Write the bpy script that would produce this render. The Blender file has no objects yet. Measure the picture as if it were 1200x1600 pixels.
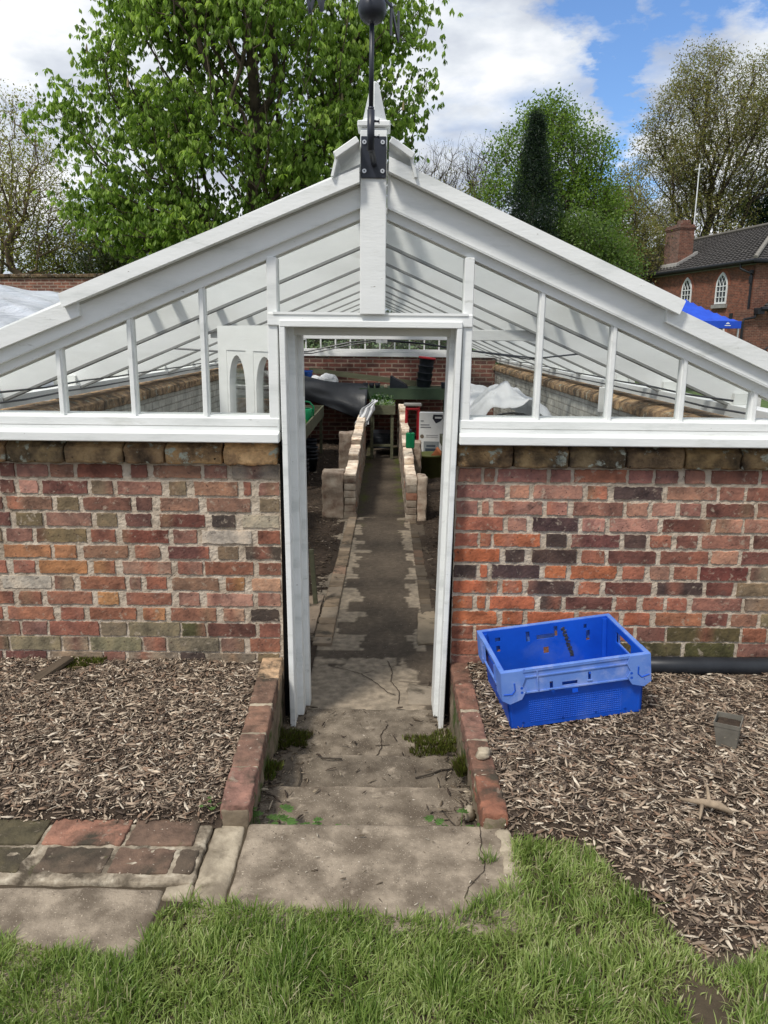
import bpy, math, random
import numpy as np
from mathutils import Vector, Matrix, noise
R = math.radians
rng = np.random.default_rng(7)
random.seed(7)
sc = bpy.context.scene

# ------------------------------------------------------------------ camera
cam_d = bpy.data.cameras.new('camera')
cam = bpy.data.objects.new('camera', cam_d)
sc.collection.objects.link(cam)
sc.camera = cam
cam_d.sensor_fit = 'VERTICAL'
cam_d.sensor_height = 24.0
cam_d.lens = 18.0
cam_d.clip_start = 0.05
cam_d.clip_end = 1500
cam.matrix_world = (Matrix.Translation((0, 0, 1.6)) @ Matrix.Rotation(R(90 - 12.9), 4, 'X')
                    @ Matrix.Rotation(R(0.6), 4, 'Z'))

# ------------------------------------------------------------------ light
sc.view_settings.view_transform = 'Standard'
sc.view_settings.look = 'None'
sc.view_settings.gamma = 1
sc.view_settings.exposure = EXPO = 0.62
TO_SUN = Vector((-0.42, -0.50, 0.95)).normalized()
sun_d = bpy.data.lights.new('sun', 'SUN')
sun_d.energy = 2.2
sun_d.angle = R(9)
sun_d.color = (1.0, 0.95, 0.87)
sun = bpy.data.objects.new('sun', sun_d)
sc.collection.objects.link(sun)
sun.rotation_euler = TO_SUN.to_track_quat('Z', 'Y').to_euler()

W = bpy.data.worlds.new('World')
sc.world = W
W.use_nodes = True
wn = W.node_tree
for n in list(wn.nodes):
    wn.nodes.remove(n)


def node(nt, t, ins=None, **kw):
    n = nt.nodes.new(t)
    for k, v in kw.items():
        setattr(n, k, v)
    for k, v in (ins or {}).items():
        s = n.inputs[k]
        if isinstance(v, bpy.types.NodeSocket):
            nt.links.new(v, s)
        else:
            s.default_value = v
    return n


def mathn(nt, op, a, b=None, c=None, clamp=False):
    n = nt.nodes.new('ShaderNodeMath')
    n.operation = op
    n.use_clamp = clamp
    for i, v in enumerate((a, b, c)):
        if v is None:
            continue
        if isinstance(v, bpy.types.NodeSocket):
            nt.links.new(v, n.inputs[i])
        else:
            n.inputs[i].default_value = v
    return n.outputs[0]


def ramp(nt, fac, stops, interp='LINEAR'):
    n = nt.nodes.new('ShaderNodeValToRGB')
    n.color_ramp.interpolation = interp
    e = n.color_ramp.elements
    while len(e) < len(stops):
        e.new(0.5)
    for i, (p, c) in enumerate(stops):
        e[i].position = p
        e[i].color = (*c, 1) if len(c) == 3 else c
    nt.links.new(fac, n.inputs[0])
    return n.outputs[0]


def mixc(nt, fac, a, b, mode='MIX'):
    n = nt.nodes.new('ShaderNodeMix')
    n.data_type = 'RGBA'
    n.blend_type = mode
    for s, v in ((n.inputs[0], fac), (n.inputs[6], a), (n.inputs[7], b)):
        if isinstance(v, bpy.types.NodeSocket):
            nt.links.new(v, s)
        elif isinstance(v, (int, float)):
            s.default_value = v
        else:
            s.default_value = (*v, 1)
    return n.outputs[2]


def build_world():
    nt = wn
    sky = node(nt, 'ShaderNodeTexSky', sky_type='NISHITA', sun_disc=False,
               sun_elevation=math.asin(TO_SUN.z), sun_rotation=math.atan2(TO_SUN.x, TO_SUN.y))
    sky.air_density = 1.1
    skyc = mixc(nt, 1.0, sky.outputs[0], (0.068, 0.088, 0.116), 'MULTIPLY')
    tc = node(nt, 'ShaderNodeTexCoord')
    g = tc.outputs['Generated']
    sep = node(nt, 'ShaderNodeSeparateXYZ', {0: g})
    zz = mathn(nt, 'ADD', mathn(nt, 'MAXIMUM', sep.outputs[2], 0.0), 0.22)
    px = mathn(nt, 'DIVIDE', sep.outputs[0], zz)
    py = mathn(nt, 'DIVIDE', sep.outputs[1], zz)
    v = node(nt, 'ShaderNodeCombineXYZ', {0: px, 1: py, 2: 0.0})
    n1 = node(nt, 'ShaderNodeTexNoise', {'Vector': v.outputs[0], 'Scale': 1.6, 'Detail': 12.0, 'Roughness': 0.60, 'Distortion': 0.35})
    n2 = node(nt, 'ShaderNodeTexNoise', {'Vector': v.outputs[0], 'Scale': 1.5, 'Detail': 8.0, 'Roughness': 0.5, 'Distortion': 0.2})
    n3 = node(nt, 'ShaderNodeTexNoise', {'Vector': v.outputs[0], 'Scale': 5.0, 'Detail': 6.0, 'Roughness': 0.55})
    # openings in the cloud layer
    hole = None
    nd = node(nt, 'ShaderNodeTexNoise', {'Vector': v.outputs[0], 'Scale': 3.4, 'Detail': 10.0, 'Roughness': 0.62})
    dv_ = node(nt, 'ShaderNodeVectorMath', {0: nd.outputs[1], 1: (.5, .5, .5)}, operation='SUBTRACT').outputs[0]
    dv_ = node(nt, 'ShaderNodeVectorMath', {0: dv_, 'Scale': 0.26}, operation='SCALE').outputs[0]
    g2 = node(nt, 'ShaderNodeVectorMath', {0: node(nt, 'ShaderNodeVectorMath', {0: g, 1: dv_}, operation='ADD').outputs[0]}, operation='NORMALIZE').outputs[0]
    for (d, r) in SKY_HOLES:
        dv = Vector(d).normalized()
        dot = node(nt, 'ShaderNodeVectorMath', {0: g2, 1: dv}, operation='DOT_PRODUCT')
        ang = mathn(nt, 'ARCCOSINE', dot.outputs['Value'])
        f = mathn(nt, 'SUBTRACT', 1.0, mathn(nt, 'DIVIDE', ang, R(r)), clamp=True)
        f = mathn(nt, 'POWER', f, 0.8)
        hole = f if hole is None else mathn(nt, 'SMOOTH_MAX', hole, f, 0.25)
    d = mathn(nt, 'SUBTRACT', mathn(nt, 'ADD', n1.outputs[0], 0.16), mathn(nt, 'MULTIPLY', hole, 0.39))
    cov = ramp(nt, d, [(0.40, (0, 0, 0)), (0.50, (.55, .55, .55)), (0.62, (1, 1, 1))])
    shade = mathn(nt, 'ADD', mathn(nt, 'MULTIPLY', n2.outputs[0], 0.72), mathn(nt, 'MULTIPLY', n3.outputs[0], 0.28))
    cl = ramp(nt, shade, [(0.38, (0.30, 0.33, 0.385)), (0.46, (0.40, 0.43, 0.49)), (0.52, (0.53, 0.56, 0.60)), (0.57, (0.67, 0.68, 0.70)), (0.64, (.74, .74, .74))])
    col = mixc(nt, cov, skyc, cl)
    bg = node(nt, 'ShaderNodeBackground', {0: col, 1: 1.0})
    out = node(nt, 'ShaderNodeOutputWorld', {0: bg.outputs[0]})


SKY_HOLES = [((.238, .911, .350), 3.8), ((.290, .892, .362), 3.8), ((.345, .872, .360), 3.8), ((.395, .862, .350), 3.8), ((.231, .924, .300), 2.8), ((.250, .932, .258), 2.4), ((.268, .938, .215), 3.2), ((-.215, .900, .365), 3.2), ((.30, .83, .47), 7), ((.05, .75, .66), 8)]
build_world()


# ------------------------------------------------------------------ helpers
def tag(o, label=None, cat=None, group=None, kind=None):
    if label: o['label'] = label
    if cat: o['category'] = cat
    if group: o['group'] = group
    if kind: o['kind'] = kind
    return o


def empty(name, loc, label, cat, group=None, rz=0.0):
    o = bpy.data.objects.new(name, None)
    sc.collection.objects.link(o)
    o.location = loc
    o.rotation_euler = (0, 0, rz)
    o.empty_display_size = 0.1
    return tag(o, label, cat, group)


def copy_tree(o, parent=None):
    c = o.copy()
    sc.collection.objects.link(c)
    c.parent = parent
    for ch in list(o.children):
        copy_tree(ch, c)
    return c


def nz(x, y, z, s=1.0):
    return noise.noise(Vector((x * s, y * s, z * s)))


class MB:
    """collects shapes; build() links them as one mesh object (coordinates are world unless a parent is given)"""
    def __init__(s):
        s.v = []; s.f = []; s.m = []; s.c = []; s.n = 0; s.col = (1, 1, 1)

    def add(s, vs, fs, mi=0, col=None):
        s.v.extend(vs)
        c = col or s.col
        s.c.extend([c] * len(vs))
        b = s.n
        for f in fs:
            s.f.append(tuple(i + b for i in f)); s.m.append(mi)
        s.n += len(vs)
        return b

    def box(s, x0, x1, y0, y1, z0, z1, mi=0, col=None, M=None):
        vs = [(x, y, z) for z in (z0, z1) for y in (y0, y1) for x in (x0, x1)]
        if M is not None:
            vs = [tuple(M @ Vector(p)) for p in vs]
        fs = [(0, 2, 3, 1), (4, 5, 7, 6), (0, 1, 5, 4), (2, 6, 7, 3), (0, 4, 6, 2), (1, 3, 7, 5)]
        s.add(vs, fs, mi, col)

    def bbox(s, x0, x1, y0, y1, z0, z1, b=0.004, mi=0, col=None, M=None):
        """box with chamfered edges"""
        vs = []
        idx = {}
        for ix, x in ((0, x0), (1, x1)):
            for iy, y in ((0, y0), (1, y1)):
                for iz, z in ((0, z0), (1, z1)):
                    sx, sy, sz = (1 if ix == 0 else -1), (1 if iy == 0 else -1), (1 if iz == 0 else -1)
                    for a, p in enumerate(((x, y + sy * b, z + sz * b), (x + sx * b, y, z + sz * b), (x + sx * b, y + sy * b, z))):
                        idx[(ix, iy, iz, a)] = len(vs)
                        vs.append(p)
        I = lambda ix, iy, iz, a: idx[(ix, iy, iz, a)]
        fs = []
        for k in (0, 1):
            fs.append(tuple(I(k, *q, 0) for q in ((0, 0), (1, 0), (1, 1), (0, 1))))
            fs.append(tuple(I(q[0], k, q[1], 1) for q in ((0, 0), (1, 0), (1, 1), (0, 1))))
            fs.append(tuple(I(q[0], q[1], k, 2) for q in ((0, 0), (1, 0), (1, 1), (0, 1))))
        for i in (0, 1):
            for j in (0, 1):
                fs.append((I(0, i, j, 1), I(1, i, j, 1), I(1, i, j, 2), I(0, i, j, 2)))
                fs.append((I(i, 0, j, 0), I(i, 1, j, 0), I(i, 1, j, 2), I(i, 0, j, 2)))
                fs.append((I(i, j, 0, 0), I(i, j, 1, 0), I(i, j, 1, 1), I(i, j, 0, 1)))
                for k in (0, 1):
                    fs.append((I(i, j, k, 0), I(i, j, k, 1), I(i, j, k, 2)))
        if M is not None:
            vs = [tuple(M @ Vector(p)) for p in vs]
        s.add(vs, fs, mi, col)

    def rough(s, x0, x1, y0, y1, z0, z1, seg=0.03, amp=0.004, freq=18, rnd=0.012, mi=0, col=None, M=None, seed=0.0, top=None):
        """subdivided box with rounded worn edges and noisy faces"""
        def axis(h):
            r = min(rnd, h * .9)
            n = max(1, min(60, int(2 * (h - r) / seg)))
            return [-h, -h + r * .3] + [-h + r + (2 * h - 2 * r) * i / n for i in range(n + 1)] + [h - r * .3, h]
        AX, AY, AZ = axis((x1 - x0) / 2), axis((y1 - y0) / 2), axis((z1 - z0) / 2)
        nx, ny, nzz = len(AX) - 1, len(AY) - 1, len(AZ) - 1
        vs = []; fs = []; key = {}
        cx, cy, cz = (x0 + x1) / 2, (y0 + y1) / 2, (z0 + z1) / 2
        hx, hy, hz = (x1 - x0) / 2, (y1 - y0) / 2, (z1 - z0) / 2

        def V(i, j, k):
            q = (i, j, k)
            if q in key: return key[q]
            p = Vector((AX[i], AY[j], AZ[k]))
            r = min(rnd, hx * .9, hy * .9, hz * .9)
            inner = Vector((max(-hx + r, min(hx - r, p.x)), max(-hy + r, min(hy - r, p.y)), max(-hz + r, min(hz - r, p.z))))
            d = p - inner
            if d.length > 1e-9:
                nrm = d.normalized(); p = inner + nrm * min(d.length, r)
            else:
                nrm = Vector((0, 0, 1))
            w = Vector((p.x + cx, p.y + cy, p.z + cz))
            a = noise.noise(w * freq + Vector((seed, seed, seed))) + 0.5 * noise.noise(w * freq * 2.7 + Vector((seed, 0, 5)))
            w += nrm * a * amp
            if top: w.z += top(w.x, w.y) if k == nzz else 0
            if M is not None: w = M @ w
            key[q] = len(vs); vs.append(tuple(w))
            return key[q]
        for i in range(nx):
            for j in range(ny):
                for k in (0, nzz):
                    q = (V(i, j, k), V(i + 1, j, k), V(i + 1, j + 1, k), V(i, j + 1, k))
                    fs.append(q if k else q[::-1])
        for i in range(nx):
            for k in range(nzz):
                for j in (0, ny):
                    q = (V(i, j, k), V(i + 1, j, k), V(i + 1, j, k + 1), V(i, j, k + 1))
                    fs.append(q[::-1] if j else q)
        for j in range(ny):
            for k in range(nzz):
                for i in (0, nx):
                    q = (V(i, j, k), V(i, j + 1, k), V(i, j + 1, k + 1), V(i, j, k + 1))
                    fs.append(q if i else q[::-1])
        s.add(vs, fs, mi, col)

    def tube(s, pts, rad, n=8, mi=0, col=None, cap=True):
        pts = [Vector(p) for p in pts]
        if not isinstance(rad, (list, tuple)): rad = [rad] * len(pts)
        vs = []; fs = []
        up = Vector((0, 0, 1))
        prev = None
        for i, p in enumerate(pts):
            d = (pts[min(i + 1, len(pts) - 1)] - pts[max(i - 1, 0)]).normalized()
            if prev is None:
                a = d.cross(up)
                if a.length < 1e-3: a = d.cross(Vector((1, 0, 0)))
            else:
                a = prev - d * prev.dot(d)
            a.normalize(); prev = a
            b = d.cross(a)
            for k in range(n):
                t = 2 * math.pi * k / n
                vs.append(tuple(p + (a * math.cos(t) + b * math.sin(t)) * rad[i]))
        for i in range(len(pts) - 1):
            for k in range(n):
                fs.append((i * n + k, i * n + (k + 1) % n, (i + 1) * n + (k + 1) % n, (i + 1) * n + k))
        if cap:
            fs.append(tuple(range(n))[::-1]); fs.append(tuple((len(pts) - 1) * n + k for k in range(n)))
        s.add(vs, fs, mi, col)

    def lathe(s, prof, c=(0, 0, 0), n=24, mi=0, col=None, M=None):
        vs = []; fs = []
        for (r, z) in prof:
            for k in range(n):
                t = 2 * math.pi * k / n
                p = Vector((c[0] + r * math.cos(t), c[1] + r * math.sin(t), c[2] + z))
                vs.append(tuple(M @ p if M is not None else p))
        for i in range(len(prof) - 1):
            for k in range(n):
                fs.append((i * n + k, i * n + (k + 1) % n, (i + 1) * n + (k + 1) % n, (i + 1) * n + k))
        s.add(vs, fs, mi, col)

    def prism(s, poly, y0, y1, mi=0, col=None, M=None):
        """poly of (x, z) extruded along y"""
        n = len(poly)
        vs = [(x, y0, z) for x, z in poly] + [(x, y1, z) for x, z in poly]
        if M is not None: vs = [tuple(M @ Vector(p)) for p in vs]
        fs = [tuple(range(n)), tuple(range(n, 2 * n))[::-1]] + [(i, i + n, (i + 1) % n + n, (i + 1) % n) for i in range(n)]
        s.add(vs, fs, mi, col)

    def build(s, name, mats, parent=None, smooth=False, loc=None):
        me = bpy.data.meshes.new(name)
        me.from_pydata(s.v, [], s.f)
        if not isinstance(mats, (list, tuple)): mats = [mats]
        for m in mats: me.materials.append(m)
        if len(mats) > 1:
            me.polygons.foreach_set('material_index', s.m)
        ca = me.color_attributes.new('Col', 'FLOAT_COLOR', 'POINT')
        arr = np.ones((s.n, 4), dtype=np.float32); arr[:, :3] = np.array(s.c, dtype=np.float32).reshape(-1, 3)
        ca.data.foreach_set('color', arr.ravel())
        if smooth:
            me.polygons.foreach_set('use_smooth', [True] * len(me.polygons))
        me.update()
        o = bpy.data.objects.new(name, me)
        sc.collection.objects.link(o)
        if parent is not None:
            o.parent = parent
            o.matrix_parent_inverse = Matrix.Identity(4)
            if loc == 'world':
                q = parent; off = Vector((0, 0, 0))
                me.transform(world_of(parent).inverted())
        elif loc is not None and loc != 'world':
            o.location = loc
            me.transform(Matrix.Translation(-Vector(loc)))
        return o


def world_of(o):
    M = Matrix.LocRotScale(o.location, o.rotation_euler, o.scale)
    return (world_of(o.parent) @ M) if o.parent else M


def np_mesh(name, V, F, mats, cols=None, mi=None, parent=None, smooth=False):
    """V (n,3), F (m,k) all same k"""
    me = bpy.data.meshes.new(name)
    V = np.asarray(V, dtype=np.float32); F = np.asarray(F, dtype=np.int32)
    me.vertices.add(len(V)); me.vertices.foreach_set('co', V.ravel())
    k = F.shape[1]
    me.loops.add(F.size); me.loops.foreach_set('vertex_index', F.ravel())
    me.polygons.add(len(F)); me.polygons.foreach_set('loop_start', np.arange(0, F.size, k, dtype=np.int32))
    if not isinstance(mats, (list, tuple)): mats = [mats]
    for m in mats: me.materials.append(m)
    if mi is not None: me.polygons.foreach_set('material_index', np.asarray(mi, dtype=np.int32))
    me.update(calc_edges=True)
    if cols is not None:
        ca = me.color_attributes.new('Col', 'FLOAT_COLOR', 'POINT')
        arr = np.ones((len(V), 4), dtype=np.float32); arr[:, :3] = cols
        ca.data.foreach_set('color', arr.ravel())
    if smooth: me.polygons.foreach_set('use_smooth', np.ones(len(F), dtype=bool))
    me.validate()
    o = bpy.data.objects.new(name, me)
    sc.collection.objects.link(o)
    if parent is not None: o.parent = parent
    return o


# ------------------------------------------------------------------ materials
def newmat(name):
    m = bpy.data.materials.new(name)
    m.use_nodes = True
    nt = m.node_tree
    b = nt.nodes['Principled BSDF']
    return m, nt, b


def coords(nt, kind='Object'):
    return node(nt, 'ShaderNodeTexCoord').outputs[kind]


def mottle(name, stops, scale=8.0, detail=6.0, rough=0.8, bump=0.3, bscale=60.0, attr=False, spec=0.3, stretch=None,
           specks=None, blotch=None, metallic=0.0, dist=0.004, trans=0.0):
    """noise-mottled surface; stops = colour ramp; attr multiplies by the mesh's own colour;
    specks = (colour, scale, threshold); blotch = (colour, scale, lo, hi)"""
    m, nt, b = newmat(name)
    co = coords(nt)
    if stretch:
        co = node(nt, 'ShaderNodeMapping', {0: co, 'Scale': stretch}).outputs[0]
    n = node(nt, 'ShaderNodeTexNoise', {'Vector': co, 'Scale': scale, 'Detail': detail, 'Roughness': 0.6})
    c = ramp(nt, n.outputs[0], stops)
    if attr:
        a = node(nt, 'ShaderNodeAttribute', attribute_name='Col')
        c = mixc(nt, 1.0, c, a.outputs[0], 'MULTIPLY')
    if blotch:
        for bl in (blotch if isinstance(blotch, list) else [blotch]):
            n2 = node(nt, 'ShaderNodeTexNoise', {'Vector': co, 'Scale': bl[1], 'Detail': 7.0, 'Roughness': 0.65, 'Distortion': 0.3})
            f = ramp(nt, n2.outputs[0], [(bl[2], (0, 0, 0)), (bl[3], (1, 1, 1))])
            c = mixc(nt, f, c, bl[0])
    if specks:
        for sp in (specks if isinstance(specks, list) else [specks]):
            vo = node(nt, 'ShaderNodeTexNoise', {'Vector': co, 'Scale': sp[1], 'Detail': 2.0})
            f = ramp(nt, vo.outputs[0], [(sp[2], (0, 0, 0)), (sp[2] + 0.05, (1, 1, 1))])
            c = mixc(nt, f, c, sp[0])
    nt.links.new(c, b.inputs['Base Color'])
    b.inputs['Roughness'].default_value = rough
    b.inputs['Specular IOR Level'].default_value = spec
    b.inputs['Metallic'].default_value = metallic
    if trans: b.inputs['Transmission Weight'].default_value = trans
    if bump:
        nb = node(nt, 'ShaderNodeTexNoise', {'Vector': co, 'Scale': bscale, 'Detail': 5.0, 'Roughness': 0.6})
        bp = node(nt, 'ShaderNodeBump', {'Strength': bump, 'Distance': dist, 'Height': nb.outputs[0]})
        nt.links.new(bp.outputs[0], b.inputs['Normal'])
    return m


def g3(r, g, b): return (r, g, b)


white = mottle('white_paint', [(0.30, g3(.60, .62, .60)), (0.46, g3(.75, .765, .745)), (0.8, g3(.83, .84, .825))], scale=2.6, detail=8, rough=0.5,
               bump=0.25, bscale=30, stretch=(1, 4, 4), spec=0.4, attr=True,
               blotch=[(g3(.47, .48, .42), 2.2, 0.60, 0.84), (g3(.36, .36, .31), 7.0, 0.66, 0.80)], specks=[(g3(.22, .19, .15), 30.0, 0.755)])
white_in = mottle('white_paint_old', [(0.3, g3(.74, .75, .74)), (0.7, g3(.86, .87, .865))], scale=2.5, rough=0.6, bump=0.25, bscale=30,
                  stretch=(1, 1, 3), blotch=(g3(.45, .45, .40), 3.0, 0.64, 0.88), specks=(g3(.22, .2, .16), 18.0, 0.77), attr=True)
black_metal = mottle('black_metal', [(0.3, g3(.012, .015, .024)), (0.8, g3(.022, .026, .038))], scale=10, rough=0.42, bump=0.05, spec=0.5)
dark_gap = mottle('flat_black', [(0.3, g3(.008, .008, .008)), (0.8, g3(.015, .015, .015))], rough=0.9, bump=0)
steel = mottle('screw_steel', [(0.3, g3(.55, .56, .56)), (0.8, g3(.7, .7, .7))], rough=0.35, bump=0, metallic=0.8)
concrete = mottle('old_concrete', [(0.36, g3(.13, .102, .074)), (0.5, g3(.215, .175, .130)), (0.64, g3(.33, .272, .205))], scale=9, detail=9, rough=0.9,
                  bump=0.9, bscale=110, specks=[(g3(.46, .39, .30), 190.0, 0.66), (g3(.06, .048, .036), 150.0, 0.68), (g3(.58, .52, .44), 75.0, 0.735), (g3(.05, .04, .03), 60.0, 0.74)],
                  blotch=[(g3(.14, .112, .082), 6.0, 0.52, 0.80), (g3(.11, .105, .05), 9.0, 0.66, 0.80), (g3(.36, .30, .23), 14.0, 0.60, 0.74)], attr=True)
pale_mortar = mottle('pale_mortar', [(0.3, g3(.30, .25, .18)), (0.7, g3(.50, .43, .32))], scale=16, rough=0.95, bump=0.7, bscale=70,
                     blotch=[(g3(.14, .115, .075), 9.0, 0.50, 0.66), (g3(.20, .165, .12), 3.0, 0.45, 0.60)], attr=True)
dirty_mortar = mottle('dirty_mortar', [(0.36, g3(.13, .105, .075)), (0.5, g3(.30, .25, .185)), (0.62, g3(.50, .44, .34))], scale=14, rough=0.95, bump=0.8, bscale=60,
                     blotch=[(g3(.07, .055, .038), 7.0, 0.48, 0.60), (g3(.06, .062, .02), 5.0, 0.6, 0.7)])
mortar = mottle('wall_mortar', [(0.28, g3(.29, .23, .17)), (0.5, g3(.48, .40, .31)), (0.72, g3(.60, .52, .42))], scale=9, detail=9, rough=0.95, bump=0.9, bscale=75, dist=0.006,
                blotch=(g3(.20, .17, .12), 2.5, 0.56, 0.80), specks=(g3(.16, .12, .08), 60.0, 0.68), attr=True)


def brick_mat():
    m, nt, b = newmat('old_brick')
    co = coords(nt)
    a = node(nt, 'ShaderNodeAttribute', attribute_name='Col')
    n = node(nt, 'ShaderNodeTexNoise', {'Vector': co, 'Scale': 14.0, 'Detail': 8.0, 'Roughness': 0.65})
    f = ramp(nt, n.outputs[0], [(0.30, (.42, .42, .44)), (0.48, (.92, .92, .92)), (0.70, (1.42, 1.34, 1.25))])
    c = mixc(nt, 1.0, a.outputs[0], f, 'MULTIPLY')
    # dark soot patches and pale lime smears
    n2 = node(nt, 'ShaderNodeTexNoise', {'Vector': co, 'Scale': 9.0, 'Detail': 5.0, 'Roughness': 0.6})
    c = mixc(nt, ramp(nt, n2.outputs[0], [(0.62, (0, 0, 0)), (0.75, (.65, .65, .65))]), c, (.07, .05, .045))
    n3 = node(nt, 'ShaderNodeTexNoise', {'Vector': co, 'Scale': 26.0, 'Detail': 8.0, 'Roughness': 0.72, 'Distortion': 0.4})
    c = mixc(nt, ramp(nt, n3.outputs[0], [(0.57, (0, 0, 0)), (0.66, (.70, .70, .70))]), c, (.42, .345, .265))
    n4 = node(nt, 'ShaderNodeTexNoise', {'Vector': co, 'Scale': 85.0, 'Detail': 2.0})
    c = mixc(nt, ramp(nt, n4.outputs[0], [(0.66, (0, 0, 0)), (0.72, (.8, .8, .8))]), c, (.06, .035, .03))
    nt.links.new(c, b.inputs['Base Color'])
    b.inputs['Roughness'].default_value = 0.88
    b.inputs['Specular IOR Level'].default_value = 0.25
    nb = node(nt, 'ShaderNodeTexNoise', {'Vector': co, 'Scale': 60.0, 'Detail': 8.0, 'Roughness': 0.7})
    bp = node(nt, 'ShaderNodeBump', {'Strength': 0.6, 'Distance': 0.005, 'Height': nb.outputs[0]})
    nt.links.new(bp.outputs[0], b.inputs['Normal'])
    return m


brick = brick_mat()
stone = mottle('coping_stone', [(0.30, g3(.06, .044, .030)), (0.44, g3(.17, .12, .075)), (0.56, g3(.31, .22, .125)), (0.72, g3(.46, .34, .20))], scale=11, detail=9, rough=0.92,
               bump=1.0, bscale=55, dist=0.012, attr=True,
               blotch=[(g3(.42, .44, .36), 16.0, 0.585, 0.64), (g3(.035, .028, .020), 6.0, 0.54, 0.70)], specks=(g3(.02, .015, .01), 48.0, 0.72))


def bricktex(name, plane, c1, c2, mort, scale=1.0, bw=0.225, bh=0.075, ms=0.012, bump=0.5, white_amt=0.0, tint=(1, 1, 1), soil=None):
    m, nt, b = newmat(name)
    co = coords(nt)
    sp = node(nt, 'ShaderNodeSeparateXYZ', {0: co})
    i = {'X': 0, 'Y': 1, 'Z': 2}
    v = node(nt, 'ShaderNodeCombineXYZ', {0: sp.outputs[i[plane[0]]], 1: sp.outputs[i[plane[1]]], 2: 0.0}).outputs[0]
    ds = node(nt, 'ShaderNodeTexNoise', {'Vector': co, 'Scale': 14.0, 'Detail': 3.0})
    vv = node(nt, 'ShaderNodeVectorMath', {0: ds.outputs[1], 1: (-.5, -.5, -.5)}, operation='ADD').outputs[0]
    vv = node(nt, 'ShaderNodeVectorMath', {0: vv, 'Scale': 0.018}, operation='SCALE').outputs[0]
    v = node(nt, 'ShaderNodeVectorMath', {0: v, 1: vv}, operation='ADD').outputs[0]
    bt = node(nt, 'ShaderNodeTexBrick', {'Vector': v, 'Color1': (*c1, 1), 'Color2': (*c2, 1), 'Mortar': (*mort, 1), 'Scale': scale, 'Mortar Size': ms,
                                         'Mortar Smooth': 0.25, 'Bias': 0.0, 'Brick Width': bw, 'Row Height': bh})
    n = node(nt, 'ShaderNodeTexNoise', {'Vector': co, 'Scale': 5.0, 'Detail': 8.0, 'Roughness': 0.65})
    c = mixc(nt, 1.0, bt.outputs[0], ramp(nt, n.outputs[0], [(0.3, (.55, .55, .55)), (0.7, (1.3, 1.3, 1.3))]), 'MULTIPLY')
    if soil:
        n2 = node(nt, 'ShaderNodeTexNoise', {'Vector': co, 'Scale': 2.6, 'Detail': 8.0, 'Roughness': 0.7})
        c = mixc(nt, ramp(nt, n2.outputs[0], [(0.52, (0, 0, 0)), (0.68, (1, 1, 1))]), c, soil)
    nt.links.new(c, b.inputs['Base Color'])
    b.inputs['Roughness'].default_value = 0.9
    nb = node(nt, 'ShaderNodeTexNoise', {'Vector': co, 'Scale': 40.0, 'Detail': 5.0})
    h = mathn(nt, 'ADD', mathn(nt, 'MULTIPLY', mathn(nt, 'SUBTRACT', 1.0, bt.outputs[1]), 0.7), mathn(nt, 'MULTIPLY', nb.outputs[0], 0.4))
    bp = node(nt, 'ShaderNodeBump', {'Strength': bump, 'Distance': 0.01, 'Height': h})
    nt.links.new(bp.outputs[0], b.inputs['Normal'])
    return m


limewash = bricktex('limewashed_brick', 'YZ', (.62, .61, .56), (.52, .51, .46), (.36, .34, .30), ms=0.008, soil=(.42, .40, .34))
backbrick = bricktex('back_wall_brick', 'XZ', (.235, .082, .058), (.105, .046, .038), (.31, .23, .175), bump=0.5)
garden_brick = bricktex('garden_wall_brick', 'XZ', (.24, .09, .055), (.13, .06, .045), (.30, .23, .18), bump=0.5)
house_brick_a = bricktex('house_brick_side', 'YZ', (.25, .080, .045), (.13, .048, .032), (.22, .14, .10), bump=0.4, ms=0.009)
house_brick_b = bricktex('house_brick_front', 'XZ', (.21, .075, .045), (.11, .045, .032), (.22, .145, .105), bump=0.4, ms=0.010)


def glass_mat(name, milky=0.06, gloss=0.5, tint=(1, 1, 1)):
    m, nt, b = newmat(name)
    out = nt.nodes['Material Output']
    nt.nodes.remove(b)
    tr = node(nt, 'ShaderNodeBsdfTransparent', {0: (*tint, 1)})
    gl = node(nt, 'ShaderNodeBsdfGlossy', {0: (1, 1, 1, 1), 'Roughness': 0.02})
    fr = node(nt, 'ShaderNodeFresnel', {0: 1.45})
    m1 = node(nt, 'ShaderNodeMixShader', {0: mathn(nt, 'MULTIPLY', fr.outputs[0], gloss), 1: tr.outputs[0], 2: gl.outputs[0]})
    co = coords(nt)
    n = node(nt, 'ShaderNodeTexNoise', {'Vector': co, 'Scale': 3.0, 'Detail': 8.0, 'Roughness': 0.7})
    f = ramp(nt, n.outputs[0], [(0.40, (milky * .4,) * 3), (0.75, (min(1, milky * 2.5),) * 3)])
    df = node(nt, 'ShaderNodeBsdfDiffuse', {0: (.75, .78, .74, 1)})
    tl = node(nt, 'ShaderNodeBsdfTranslucent', {0: (.78, .80, .76, 1)})
    md = node(nt, 'ShaderNodeMixShader', {0: 0.5, 1: df.outputs[0], 2: tl.outputs[0]})
    m2 = node(nt, 'ShaderNodeMixShader', {0: f, 1: m1.outputs[0], 2: md.outputs[0]})
    nt.links.new(m2.outputs[0], out.inputs[0])
    return m


glass = glass_mat('window_glass', 0.010, 0.55, (.985, .995, .985))
roof_glass = glass_mat('roof_glass', 0.025, 0.25, (.99, .99, .985))


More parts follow.
